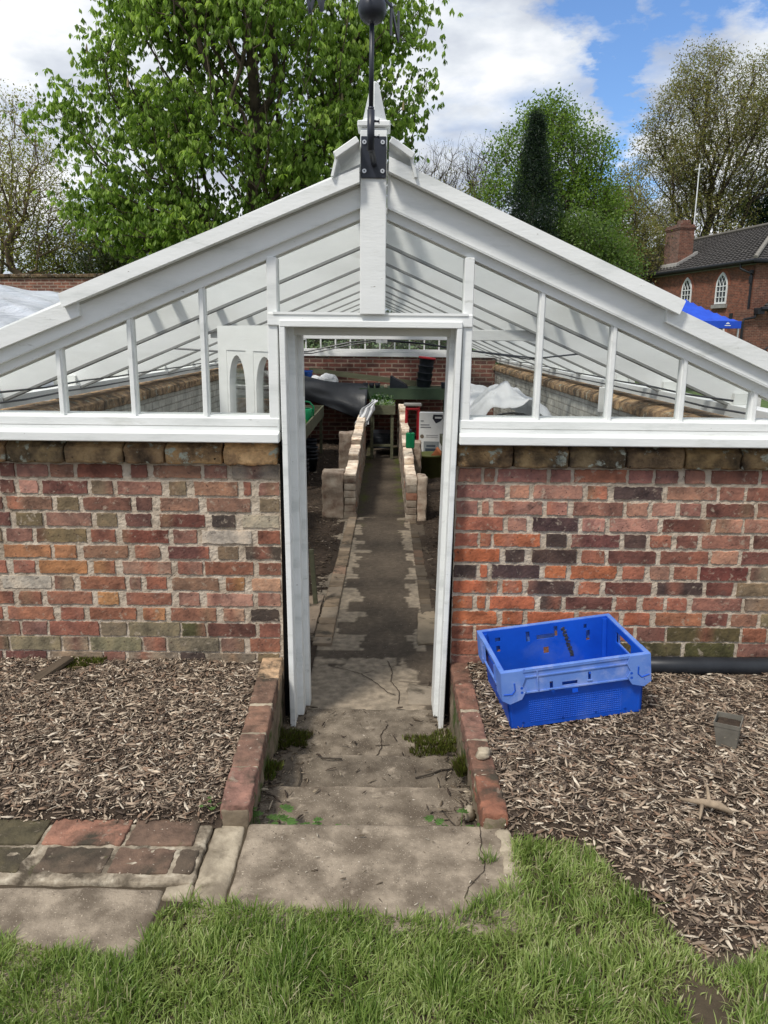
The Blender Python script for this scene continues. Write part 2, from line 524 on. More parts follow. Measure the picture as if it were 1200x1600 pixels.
def leaf_mat(name, tl=0.35, rough=0.5):
    m, nt, b = newmat(name)
    out = nt.nodes['Material Output']
    a = node(nt, 'ShaderNodeAttribute', attribute_name='Col')
    nt.links.new(a.outputs[0], b.inputs['Base Color'])
    b.inputs['Roughness'].default_value = rough
    b.inputs['Specular IOR Level'].default_value = 0.35
    br = mixc(nt, 1.0, a.outputs[0], (1.25, 1.35, 0.7), 'MULTIPLY')
    t = node(nt, 'ShaderNodeBsdfTranslucent', {0: br})
    mx = node(nt, 'ShaderNodeMixShader', {0: tl, 1: b.outputs[0], 2: t.outputs[0]})
    nt.links.new(mx.outputs[0], out.inputs[0])
    return m


leafm = leaf_mat('leaf', 0.48)
grassm = leaf_mat('grass_blade', 0.3, 0.45)
chipm = mottle('wood_chip', [(0.3, g3(.75, .75, .75)), (0.7, g3(1.2, 1.2, 1.2))], scale=60, rough=0.85, bump=0.4, bscale=160, attr=True, dist=0.002)
bark = mottle('bark', [(0.3, g3(.035, .028, .022)), (0.7, g3(.10, .082, .062))], scale=5, rough=0.95, bump=0.6, bscale=25, attr=True, dist=0.02)
soil = mottle('soil', [(0.3, g3(.030, .021, .015)), (0.7, g3(.075, .053, .037))], scale=20, rough=1.0, bump=0.9, bscale=60, dist=0.02)
dirt_soil = mottle('lawn_soil', [(0.3, g3(.045, .034, .022)), (0.7, g3(.085, .065, .042))], scale=14, rough=1.0, bump=0.7, bscale=50, dist=0.01)
meadow = mottle('far_grass', [(0.3, g3(.05, .085, .022)), (0.7, g3(.10, .15, .045))], scale=3, rough=1.0, bump=0.3, bscale=20, dist=0.03)
floor_m = mottle('greenhouse_path', [(0.25, g3(.06, .048, .036)), (0.5, g3(.105, .085, .064)), (0.8, g3(.17, .138, .105))], scale=6, detail=9, rough=0.9, bump=0.5, bscale=70,
                 blotch=[(g3(.055, .062, .018), 4.0, 0.58, 0.75)], specks=[(g3(.30, .25, .19), 60.0, 0.73)])
# flat paint / plastic colours
blue_pl = mottle('blue_plastic', [(0.3, g3(.004, .060, .42)), (0.7, g3(.006, .088, .56))], scale=6, rough=0.42, bump=0.12, bscale=60, spec=0.45,
                 blotch=[(g3(.08, .16, .50), 4.0, 0.55, 0.85), (g3(.10, .085, .07), 7.0, .70, .80)], specks=(g3(.42, .46, .60), 34.0, 0.76))
blue_worn = mottle('blue_plastic_scuffed', [(0.3, g3(.07, .17, .55)), (0.7, g3(.15, .27, .64))], scale=7, detail=9, rough=0.6, bump=0.12, bscale=60,
                   blotch=(g3(.34, .40, .66), 9.0, 0.50, 0.80), specks=(g3(.03, .06, .35), 26.0, 0.70))
# ------------------------------------------------------------------ the ground
GL, GR = -2.42, 2.19          # outer faces of the greenhouse side walls
YF, YB = 3.50, 13.90          # front face of the front wall, inner face of the back wall
FZ = -0.27                    # floor inside


def build_ground():
    b = MB()
    big = 420
    xs = [-big, -2.6, 2.4, big]; ys = [-60, 2.262, 14.3, big]
    for i in range(3):
        for j in range(3):
            if i == 1 and j == 1: continue
            nseg = 1
            b.add([(xs[i], ys[j], -.012), (xs[i + 1], ys[j], -.012), (xs[i + 1], ys[j + 1], -.012), (xs[i], ys[j + 1], -.012)], [(0, 1, 2, 3)],
                  0 if (j == 0) else 1)
    # floor of the sunken house and stair pit
    b.add([(-2.6, 2.262, -.30), (2.4, 2.262, -.30), (2.4, 14.3, -.30), (-2.6, 14.3, -.30)], [(0, 1, 2, 3)], 2)
    o = b.build('ground', [dirt_soil, meadow, soil])
    tag(o, kind='structure')


build_ground()


def hf_sheet(name, x0, x1, y0, y1, step, hf, mat, kind='structure'):
    nx = int((x1 - x0) / step) + 1; ny = int((y1 - y0) / step) + 1
    X, Y = np.meshgrid(np.linspace(x0, x1, nx), np.linspace(y0, y1, ny))
    Z = np.array([[hf(x, y) for x in X[0]] for y in Y[:, 0]])
    V = np.stack([X, Y, Z], -1).reshape(-1, 3)
    idx = np.arange(nx * ny).reshape(ny, nx)
    F = np.stack([idx[:-1, :-1], idx[:-1, 1:], idx[1:, 1:], idx[1:, :-1]], -1).reshape(-1, 4)
    o = np_mesh(name, V, F, mat, smooth=True)
    tag(o, kind=kind)
    return o


def mulch_h(x, y):
    edge = 0.012 - .05 * max(0.0, min(1.0, (2.30 - y) / .045)) * (x < 0)
    return 0.030 + 0.016 * nz(x, y, 0, 5) + 0.007 * nz(x, y, 3, 15) + edge


def mulch_limit(x):
    return float(np.interp(x, [.40, .44, .66, .72, .80, .88, 1.0, 1.2, 2.4], [2.24, 2.22, 2.20, 2.04, 1.88, 1.72, 1.74, 1.80, 1.72]))


def mulch_h2(x, y):
    # the right bed runs out to the lawn and lies lower there
    t = max(0.0, min(1.0, (y - 1.75) / 0.6))
    e = max(0.0, min(1.0, (y - mulch_limit(x) + .02) / 0.09))
    lift = .035 * math.exp(-(((x - 1.08) / .09) ** 2 + ((y - 3.05) / .16) ** 2)) - .045 * math.exp(-(((x - .62) / .20) ** 2 + ((y - 2.86) / .13) ** 2))
    return (mulch_h(x, y) * (0.15 + 0.85 * t) + lift) * e - 0.002 - .03 * (1 - e)


hf_sheet('mulch_bed', -2.6, -0.53, 2.255, 3.52, 0.03, mulch_h, soil)
hf_sheet('mulch_bed', 0.395, 2.7, 1.55, 3.52, 0.03, mulch_h2, soil)


def chips(name, n, region, hf, seed, lmin, lmax, palette, zoff=0.0, parent=None, tilt=0.3):
    r = np.random.default_rng(seed)
    P = []
    while len(P) < n:
        q = region(r)
        if q is not None: P.append(q)
    P = np.array(P)
    H = np.array([hf(x, y) for x, y in P])
    L = lmin + (lmax - lmin) * r.random(n) ** 3.2
    Wd = np.clip(L * (0.10 + 0.26 * r.random(n)), 0.0018, 0.010)
    T = 0.0008 + 0.0022 * r.random(n)
    az = r.random(n) * 2 * np.pi
    ti = (r.random(n) - .5) * 2 * tilt; ro = (r.random(n) - .5) * 1.6
    bend = (r.random(n) - .5) * 0.35
    # 3 cross-sections of 4 verts
    Vs = np.zeros((n, 12, 3)); k = 0
    for s_, w_ in ((-.5, .55), (0, 1.0), (.5, .35)):
        for (a, c) in ((-1, -1), (1, -1), (1, 1), (-1, 1)):
            x = s_ * L
            y = a * .5 * Wd * w_ + bend * L * (abs(s_) * 2) ** 2 * .35
            z = c * .5 * T
            Vs[:, k, 0] = x; Vs[:, k, 1] = y; Vs[:, k, 2] = z; k += 1
    # roll about x, pitch about y, yaw
    y = Vs[..., 1] * np.cos(ro)[:, None] - Vs[..., 2] * np.sin(ro)[:, None]
    z = Vs[..., 1] * np.sin(ro)[:, None] + Vs[..., 2] * np.cos(ro)[:, None]
    x = Vs[..., 0] * np.cos(ti)[:, None] + z * np.sin(ti)[:, None]
    z = -Vs[..., 0] * np.sin(ti)[:, None] + z * np.cos(ti)[:, None]
    X = x * np.cos(az)[:, None] - y * np.sin(az)[:, None] + P[:, 0:1]
    Y = x * np.sin(az)[:, None] + y * np.cos(az)[:, None] + P[:, 1:2]
    Z = z + H[:, None] + (r.random(n) * 0.010 + np.abs(np.sin(ti)) * L * .35 + zoff)[:, None]
    V = np.stack([X, Y, Z], -1).reshape(-1, 3)
    fq = np.array([(0, 3, 2, 1), (8, 9, 10, 11)] + [(j * 4 + i, j * 4 + (i + 1) % 4, (j + 1) * 4 + (i + 1) % 4, (j + 1) * 4 + i) for j in (0, 1) for i in range(4)])
    F = (np.arange(n)[:, None, None] * 12 + fq[None]).reshape(-1, 4)
    pal = np.array([p[0] for p in palette]); pw = np.array([p[1] for p in palette]); pw = pw / pw.sum()
    ci = r.choice(len(pal), n, p=pw)
    # big chips are more often pale
    col = pal[ci] * (0.75 + 0.5 * r.random((n, 1)))
    C = np.repeat(col, 12, axis=0)
    o = np_mesh(name, V, F, chipm, cols=C, parent=parent)
    return o


PAL = [((.45, .365, .27), 3.9), ((.31, .235, .17), 4.7), ((.18, .135, .098), 5.2), ((.075, .054, .040), 5.2), ((.57, .49, .385), 2.0), ((.22, .145, .098), 3)]


def reg_left(r):
    return (r.uniform(-2.3, -0.55), r.uniform(2.262, 3.50))


def reg_right(r):
    x, y = r.uniform(0.40, 2.35), r.uniform(1.55, 3.50)
    lim = np.interp(x, [.40, .44, .66, .72, .80, .88, 1.0, 1.2, 2.4], [2.24, 2.22, 2.20, 2.04, 1.88, 1.72, 1.74, 1.80, 1.72])
    lim += 0.03 * nz(x, y, 0, 12)
    if y < lim and r.random() > 0.05: return None
    return (x, y)


o = chips('wood_chip_mulch', 42000, reg_left, mulch_h, 1, .004, .048, PAL, tilt=0.25); tag(o, kind='stuff')
o = chips('wood_chip_mulch', 52000, reg_right, mulch_h2, 2, .004, .054, PAL, tilt=0.25); tag(o, kind='stuff')


# ------------------------------------------------------------------ lawn
def lawn_limit(x):
    return np.interp(x, [-2.6, -1.3, -1.0, -.86, -.74, -.64, -.625, -.55, -.3, 0, .19, .28, .38, .41, .44, .60, .68, .73, .79, .85, .93, 1.02, 1.12, 1.3, 2.5],
                     [1.80, 1.80, 1.77, 1.73, 1.70, 1.69, 1.87, 1.905, 1.885, 1.865, 1.85, 1.90, 1.985, 2.16, 2.22, 2.20, 2.15, 2.02, 1.88, 1.70, 1.68, 1.74, 1.80, 1.78, 1.7])


def build_grass(n=90000):
    r = np.random.default_rng(11)
    P = []
    while len(P) < n:
        x = r.uniform(-2.3, 2.4) if r.random() < .45 else r.uniform(-1.3, 1.45)
        y = r.uniform(.75, 2.26) if r.random() < .4 else r.uniform(1.35, 2.26)
        lim = lawn_limit(x) + 0.018 * nz(x, y, 0, 25)
        if y > lim: continue
        # bare worn soil at the right
        bare = math.exp(-(((x - .80) / .085) ** 2 + ((y - 1.56) / .10) ** 2)) + math.exp(-(((x - 1.0) / .07) ** 2 + ((y - 1.58) / .09) ** 2)) + .8 * math.exp(-(((x + .0) / .5) ** 2 + ((y - 1.2) / .05) ** 2)) * 0
        if r.random() < bare * 1.1: continue
        dens = .62 + .5 * nz(x, y, 7, 9)
        if x > .42 and y > 1.75: dens *= .75
        if r.random() > dens: continue
        P.append((x, y))
    P = np.array(P)
    cl = np.array([nz(x, y, 20, 7) for x, y in P])
    cl2 = np.array([nz(x, y, 40, 16) for x, y in P])
    ln = 0.040 * (0.6 + 0.9 * r.random(n)) * (1 + 0.75 * np.clip(cl + .3 * cl2, -.6, .9))
    ln[P[:, 0] > .45] *= 0.85
    w = 0.0011 + 0.0012 * r.random(n)
    flow = np.array([nz(x, y, 60, 5) * 6.28 for x, y in P])
    az = flow + r.normal(0, 1.3, n)
    lean = np.clip(0.55 + 0.42 * r.normal(0, 1, n), 0.05, 1.35)
    fz = r.random(n) * 2 * np.pi
    ts = np.array([0, .38, .72, 1.0]); ws = np.array([.8, 1.0, .7, 0.08])
    V = np.zeros((n, 8, 3))
    dx, dy = np.cos(az), np.sin(az)
    sx, sy = np.cos(fz), np.sin(fz)
    for k, (t, wk) in enumerate(zip(ts, ws)):
        hor = ln * np.sin(lean) * t ** 1.5 * 1.05
        ver = ln * (t * np.cos(lean * .6) - 0.28 * lean * t ** 2.4)
        cx = P[:, 0] + dx * hor; cy = P[:, 1] + dy * hor
        for s_ in (0, 1):
            q = (s_ * 2 - 1) * w * wk
            V[:, k * 2 + s_, 0] = cx + sx * q; V[:, k * 2 + s_, 1] = cy + sy * q; V[:, k * 2 + s_, 2] = ver - .010
    F = np.array([(0, 1, 3, 2), (2, 3, 5, 4), (4, 5, 7, 6)])
    F = (np.arange(n)[:, None, None] * 8 + F[None]).reshape(-1, 4)
    base = np.array([[.10, .17, .030], [.17, .25, .055], [.25, .33, .09], [.34, .40, .15], [.44, .40, .25]])
    tone = np.clip(1.6 + 1.2 * r.normal(0, .8, n) - 2.2 * cl + (P[:, 0] > .35) * .5, 0, 3.4)
    straw = r.random(n) < (.05 + .06 * (P[:, 0] > .4)); tone[straw] = 4
    i0 = np.clip(np.floor(tone).astype(int), 0, 4); i1 = np.clip(i0 + 1, 0, 4); f = (tone - i0)[:, None]
    f[straw] = 0
    col = base[i0] * (1 - f) + base[i1] * f
    col[(i0 == 3)] = base[3]
    C = np.repeat(col, 8, axis=0).reshape(n, 8, 3)
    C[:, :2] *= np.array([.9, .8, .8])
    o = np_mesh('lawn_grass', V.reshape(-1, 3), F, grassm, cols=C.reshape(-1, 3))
    tag(o, kind='stuff')


build_grass()


def tuft(name, c, n, rad, h, cols, label, cat, seed, group=None, spread=0.8, w=0.0016):
    r = np.random.default_rng(seed)
    V = np.zeros((n, 6, 3)); a = r.random(n) * 6.28; d = rad * np.sqrt(r.random(n)) * np.array([1 + 1.1 * nz(math.cos(q), math.sin(q), seed, 1.6) for q in a])
    bx, by = d * np.cos(a), d * np.sin(a); az = a + r.normal(0, .8, n); L = h * (.5 + .7 * r.random(n)); le = spread * r.random(n)
    fz = r.random(n) * 6.28
    for k, (t, wk) in enumerate(((0, 1), (.6, .9), (1, .1))):
        X = bx + np.cos(az) * L * np.sin(le) * t ** 1.5; Y = by + np.sin(az) * L * np.sin(le) * t ** 1.5; Z = L * t * np.cos(le * .8)
        for s_ in (0, 1):
            q = (s_ * 2 - 1) * w * wk
            V[:, k * 2 + s_] = np.stack([X + np.cos(fz) * q, Y + np.sin(fz) * q, Z], -1)
    F = (np.arange(n)[:, None, None] * 6 + np.array([(0, 1, 3, 2), (2, 3, 5, 4)])[None]).reshape(-1, 4)
    cc = np.array(cols)[r.integers(0, len(cols), n)] * (.8 + .4 * r.random((n, 1)))
    o = np_mesh(name, V.reshape(-1, 3), F, grassm, cols=np.repeat(cc, 6, axis=0))
    o.location = c
    return tag(o, label, cat, group)


# ------------------------------------------------------------------ slabs, steps, edgings
def slab_top(amp):
    return lambda x, y: amp * nz(x, y, 1, 3)


b = MB()
b.rough(-0.445, 0.425, 1.80, 2.283, -0.10, 0.004, seg=0.022, amp=0.0035, freq=14, rnd=0.018)
b.rough(-0.555, -0.449, 1.84, 2.283, -0.10, 0.000, seg=0.018, amp=0.006, freq=22, rnd=0.02, mi=1, seed=4)
b.rough(-0.645, -0.550, 1.925, 1.99, -0.10, -0.002, seg=0.016, amp=0.009, freq=26, rnd=0.02, mi=1, seed=6)
b.rough(0.375, 0.432, 1.95, 2.268, -0.10, 0.0085, seg=0.016, amp=0.008, freq=24, rnd=0.02, mi=1, seed=9)
o = b.build('paving_slab', [concrete, pale_mortar], smooth=True)
tag(o, 'wide cracked concrete slab at the head of the steps', 'paving slab')
slab = o
b = MB()
# crack running down the slab, with dirt in it
pts = [(.330, 2.270), (.327, 2.20), (.318, 2.15), (.330, 2.10), (.318, 2.05), (.288, 2.01), (.262, 1.975), (.250, 1.93), (.258, 1.88), (.240, 1.84)]
for (p, q) in zip(pts[:-1], pts[1:]):
    for k in range(4):
        t0, t1 = k / 4, (k + 1) / 4
        x0 = p[0] + (q[0] - p[0]) * t0; y0 = p[1] + (q[1] - p[1]) * t0; x1 = p[0] + (q[0] - p[0]) * t1; y1 = p[1] + (q[1] - p[1]) * t1
        w0 = .0012 + .0022 * abs(nz(x0, y0, 3, 60)); w1 = .0012 + .0022 * abs(nz(x1, y1, 3, 60)); j0 = .006 * nz(x0, y0, 8, 50); j1 = .006 * nz(x1, y1, 8, 50)
        b.add([(x0 - w0 + j0, y0, .0078), (x0 + w0 + j0, y0, .0078), (x1 + w1 + j1, y1, .0078), (x1 - w1 + j1, y1, .0078)], [(0, 1, 2, 3)])
b.build('crack', soil, slab)

b = MB()
b.rough(-1.9, -0.635, 1.50, 1.975, -0.10, -0.001, seg=0.03, amp=0.004, freq=10, rnd=0.02)
o = b.build('paving_slab', [concrete], smooth=True); tag(o, 'grey concrete slab half under the grass at lower left', 'paving slab')

# flush brick edging of the left bed
worn_brick = mottle('worn_brick', [(0.3, g3(.45, .45, .45)), (0.5, g3(.95, .95, .95)), (0.7, g3(1.35, 1.3, 1.25))], scale=16, detail=9, rough=.95, bump=.9, bscale=70, attr=True, dist=.006,
                    blotch=[(g3(.055, .045, .032), 6.0, .50, .66), (g3(.26, .21, .16), 18.0, .60, .70), (g3(.07, .075, .02), 9.0, .64, .76)], specks=(g3(.40, .34, .27), 80., .70))
b = MB()
EC = {'red': (.285, .145, .10), 'brn': (.15, .098, .07), 'dk': (.10, .075, .054), 'mos': (.085, .072, .042)}
row1 = [(-2.3, -2.08, 'brn'), (-2.07, -1.84, 'red'), (-1.83, -1.61, 'dk'), (-1.60, -1.38, 'brn'), (-1.37, -1.10, 'mos'), (-1.085, -.83, 'red'), (-.815, -.60, 'brn')]
row2 = [(-2.2, -1.97, 'dk'), (-1.96, -1.72, 'brn'), (-1.71, -1.50, 'dk'), (-1.49, -1.27, 'brn'), (-1.26, -1.10, 'mos'), (-1.055, -.845, 'dk'), (-.83, -.645, 'brn'), (-.632, -.572, 'dk')]
for i, (x0, x1, c) in enumerate(row1):
    b.rough(x0, x1, 2.150, 2.285, -.08, .012, seg=.012, amp=.006, freq=30, rnd=.006, mi=0, col=EC[c], seed=i)
for i, (x0, x1, c) in enumerate(row2):
    b.rough(x0, x1, 2.022, 2.137, -.08, .009, seg=.012, amp=.006, freq=30, rnd=.006, mi=0, col=EC[c], seed=20 + i)
b.rough(-2.35, -.560, 1.985, 2.268, -.09, .004, seg=.014, amp=.007, freq=26, rnd=.01, mi=1)
o = b.build('brick_edging', [worn_brick, dirty_mortar], smooth=True)
tag(o, 'two flush rows of mossy bricks in front of the left mulch bed', 'edging')

# steps down
b0 = empty('steps', (-.05, 2.3, FZ), 'shallow concrete steps going down to the greenhouse door', 'steps')
for i, (y0, y1, zt, x0, x1) in enumerate([(2.270, 2.652, -.09, -.50, .40), (2.640, 3.034, -.18, -.50, .40), (3.02, 3.62, -.262, -.50, .37)]):
    b = MB()
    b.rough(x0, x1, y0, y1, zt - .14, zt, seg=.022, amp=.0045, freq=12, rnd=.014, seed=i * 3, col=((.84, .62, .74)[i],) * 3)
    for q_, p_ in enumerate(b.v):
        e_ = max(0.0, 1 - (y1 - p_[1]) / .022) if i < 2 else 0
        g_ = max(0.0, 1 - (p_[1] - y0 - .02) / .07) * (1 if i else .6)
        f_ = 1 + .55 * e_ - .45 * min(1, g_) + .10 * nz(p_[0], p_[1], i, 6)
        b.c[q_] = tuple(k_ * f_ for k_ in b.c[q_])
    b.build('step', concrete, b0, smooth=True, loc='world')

# brick-on-edge cheek walls beside the steps
cheekm = mottle('mossy_render', [(0.3, g3(.13, .10, .07)), (0.7, g3(.24, .19, .13))], scale=12, rough=0.95, bump=0.8, bscale=60, blotch=[(g3(.05, .075, .012), 7.0, 0.50, 0.62), (g3(.03, .028, .015), 4.0, 0.6, 0.75)])


def cheek(name, xa, ya, xb, yb, w, inner, cols, label, zt):
    """from (xa,ya) far to (xb,yb) near; inner = +1 when the stair is at +x"""
    b = MB()
    d = Vector((xb - xa, yb - ya, 0)); L = d.length; ang = math.atan2(d.y, d.x)
    M = Matrix.Translation((xa, ya, 0)) @ Matrix.Rotation(ang, 4, 'Z')
    n = len(cols); l = L / n
    for i, c in enumerate(cols):
        b.rough(i * l + .004, (i + 1) * l - .006, -w / 2, w / 2, zt - .075 , zt + .006 * math.sin(i * 2.1), seg=.012, amp=.006, freq=32, rnd=.009, mi=0, col=c, M=M, seed=i * 1.7)
    for i in range(1, n):
        b.rough(max(0, i * l - .010), min(L, i * l + .010), -w / 2 + .002, w / 2 - .002, zt - .074, zt - .003, seg=.008, amp=.005, freq=40, rnd=.005, mi=2, M=M, seed=i)
    b.rough(.0, L, -w / 2 + .004, w / 2 - .004, -.40, zt - .012, seg=.02, amp=.008, freq=18, rnd=.01, mi=1, M=M, seed=3)
    # lower courses on the inner face
    o = b.build(name, [worn_brick, cheekm, pale_mortar], smooth=True)
    return tag(o, label, 'edging')


cheek('brick_cheek_wall', -.535, 3.50, -.487, 2.27, .100, 1, [(.50, .34, .21), (.18, .11, .078), (.21, .122, .085), (.19, .112, .082), (.255, .14, .108)],
      'low brick edging wall left of the steps with the clean top course', .068)
cheek('brick_cheek_wall', .372, 3.50, .382, 2.26, .085, -1, [(.17, .09, .062), (.26, .13, .09), (.22, .12, .09), (.19, .10, .07), (.25, .11, .07)],
      'low mossy brick edging wall right of the steps', .052)

# white mortar lump on the right edging
b = MB(); b.rough(.360, .410, 2.60, 2.655, .050, .085, seg=.008, amp=.012, freq=40, rnd=.02)
tag(b.build('mortar_lump', pale_mortar, smooth=True), 'pale lump of mortar on top of the right step edging', 'rubble')
b = MB(); b.rough(.30, .335, 2.42, 2.475, -.09, -.045, seg=.008, amp=.012, freq=40, rnd=.02)
tag(b.build('mortar_lump', pale_mortar, smooth=True), 'pale lump of mortar at the foot of the mossy edging on a step', 'rubble')
# ------------------------------------------------------------------ front brick walls, laid brick by brick
BC = dict(r=(.32, .125, .080), R=(.40, .130, .065), d=(.17, .072, .056), D=(.18, .060, .046), m=(.275, .135, .098), p=(.39, .20, .145), b=(.225, .145, .090),
          o=(.40, .17, .085), k=(.085, .055, .048), g=(.24, .175, .115), w=(.50, .40, .30), n=(.26, .20, .155), G=(.10, .085, .040), h=(.30, .12, .08))
LROWS = [
    "-190 -12 m|-5 60 d|64 195 m|200 300 m|310 500 D|530 600 d|620 820 m|828 925 m|940 1140 n",
    "-160 -10 m|-4 58 d|75 155 p|168 357 d|370 460 b|475 660 m|685 760 b|788 970 m|990 1025 d|1050 1140 m",
    "-180 12 d|25 213 m|228 322 b|337 535 d|552 622 d|650 812 m|840 1022 m|1055 1140 b",
    "-150 45 d|65 175 b|186 375 m|392 480 b|508 620 d|648 838 D|862 960 k|985 1140 w",
    "-190 10 b|25 135 m|148 355 b|370 473 r|497 690 D|705 805 m|820 1030 w|1050 1145 h",
    "-190 -5 r|15 210 o|222 315 o|340 527 m|550 657 m|685 857 d|888 975 b|1000 1150 k",
    "-160 30 r|55 147 r|160 360 o|382 472 o|500 703 p|725 830 m|836 1037 h|1055 1150 h",
    "-200 -5 m|10 215 w|222 305 b|328 515 h|530 580 p|597 685 r|702 897 m|920 1003 o|1027 1150 p",
    "-140 60 r|78 175 r|195 382 h|400 490 o|517 705 h|730 820 p|845 1037 p|1053 1150 p",
    "-190 18 r|33 225 h|250 348 h|368 562 r|585 680 o|698 888 h|912 1003 p|1023 1145 k",
    "-130 88 m|93 200 m|205 410 r|415 523 g|528 740 g|745 845 G|850 1050 d|1060 1150 r",
    "-150 42 g|48 255 g|262 367 g|372 585 g|588 683 m|690 900 g|905 1003 m|1023 1150 r",
    "-190 20 d|30 200 d|210 430 g|430 520 m|530 735 g|740 845 k|850 1050 g|1055 1145 b"]
RROWS = [
    "35 125 m|133 178 m|182 372 m|382 462 m|470 670 r|675 770 m|775 865 m|885 965 m|985 1165 d|1172 1290 m|1296 1400 m",
    "30 215 m|230 305 p|318 505 p|520 600 r|620 805 k|820 1010 p|1018 1113 m|1120 1300 m|1312 1400 r",
    "28 112 m|125 155 m|168 355 p|368 450 p|468 657 m|668 752 p|765 855 p|868 950 m|967 1150 d|1160 1250 m|1265 1400 m",
    "28 208 r|223 297 p|317 490 k|503 590 p|605 790 p|805 990 d|1003 1105 p|1112 1300 p|1310 1400 d",
    "25 115 r|120 165 r|170 348 R|367 447 k|462 645 d|660 745 k|757 840 h|857 937 d|952 1135 m|1145 1330 d",
    "22 197 R|212 290 k|315 485 k|500 590 h|602 782 d|797 980 d|987 1092 p|1103 1290 d|1300 1400 m",
    "20 110 k|120 152 R|165 347 k|362 447 R|460 637 R|655 740 r|757 835 m|847 940 r|947 1127 D|1135 1230 g|1240 1400 m",
    "18 190 R|205 283 R|300 478 k|490 575 r|590 768 d|785 960 k|970 1072 d|1085 1270 g|1280 1400 m",
    "17 97 R|110 145 R|158 330 R|347 430 k|443 620 d|632 713 r|733 812 r|823 900 r|918 1105 m|1113 1300 g",
    "17 190 R|205 285 R|300 480 R|492 645 r|660 762 R|780 957 r|968 1053 d|1065 1165 m|1175 1350 g",
    "15 100 r|108 290 r|305 480 m|490 600 r|610 700 r|710 820 m|825 1100 G|1106 1200 r|1210 1400 G",
    "15 130 r|140 330 m|340 520 m|530 700 G|710 880 G|890 1080 G|1090 1280 m|1290 1400 G",
    "15 200 m|210 400 G|410 600 d|610 800 G|810 1000 k|1010 1200 G|1210 1400 d"]
WZ0, WZ1 = 0.010, 1.018
CAMC, CAMS = math.cos(R(12.9)), math.sin(R(12.9))


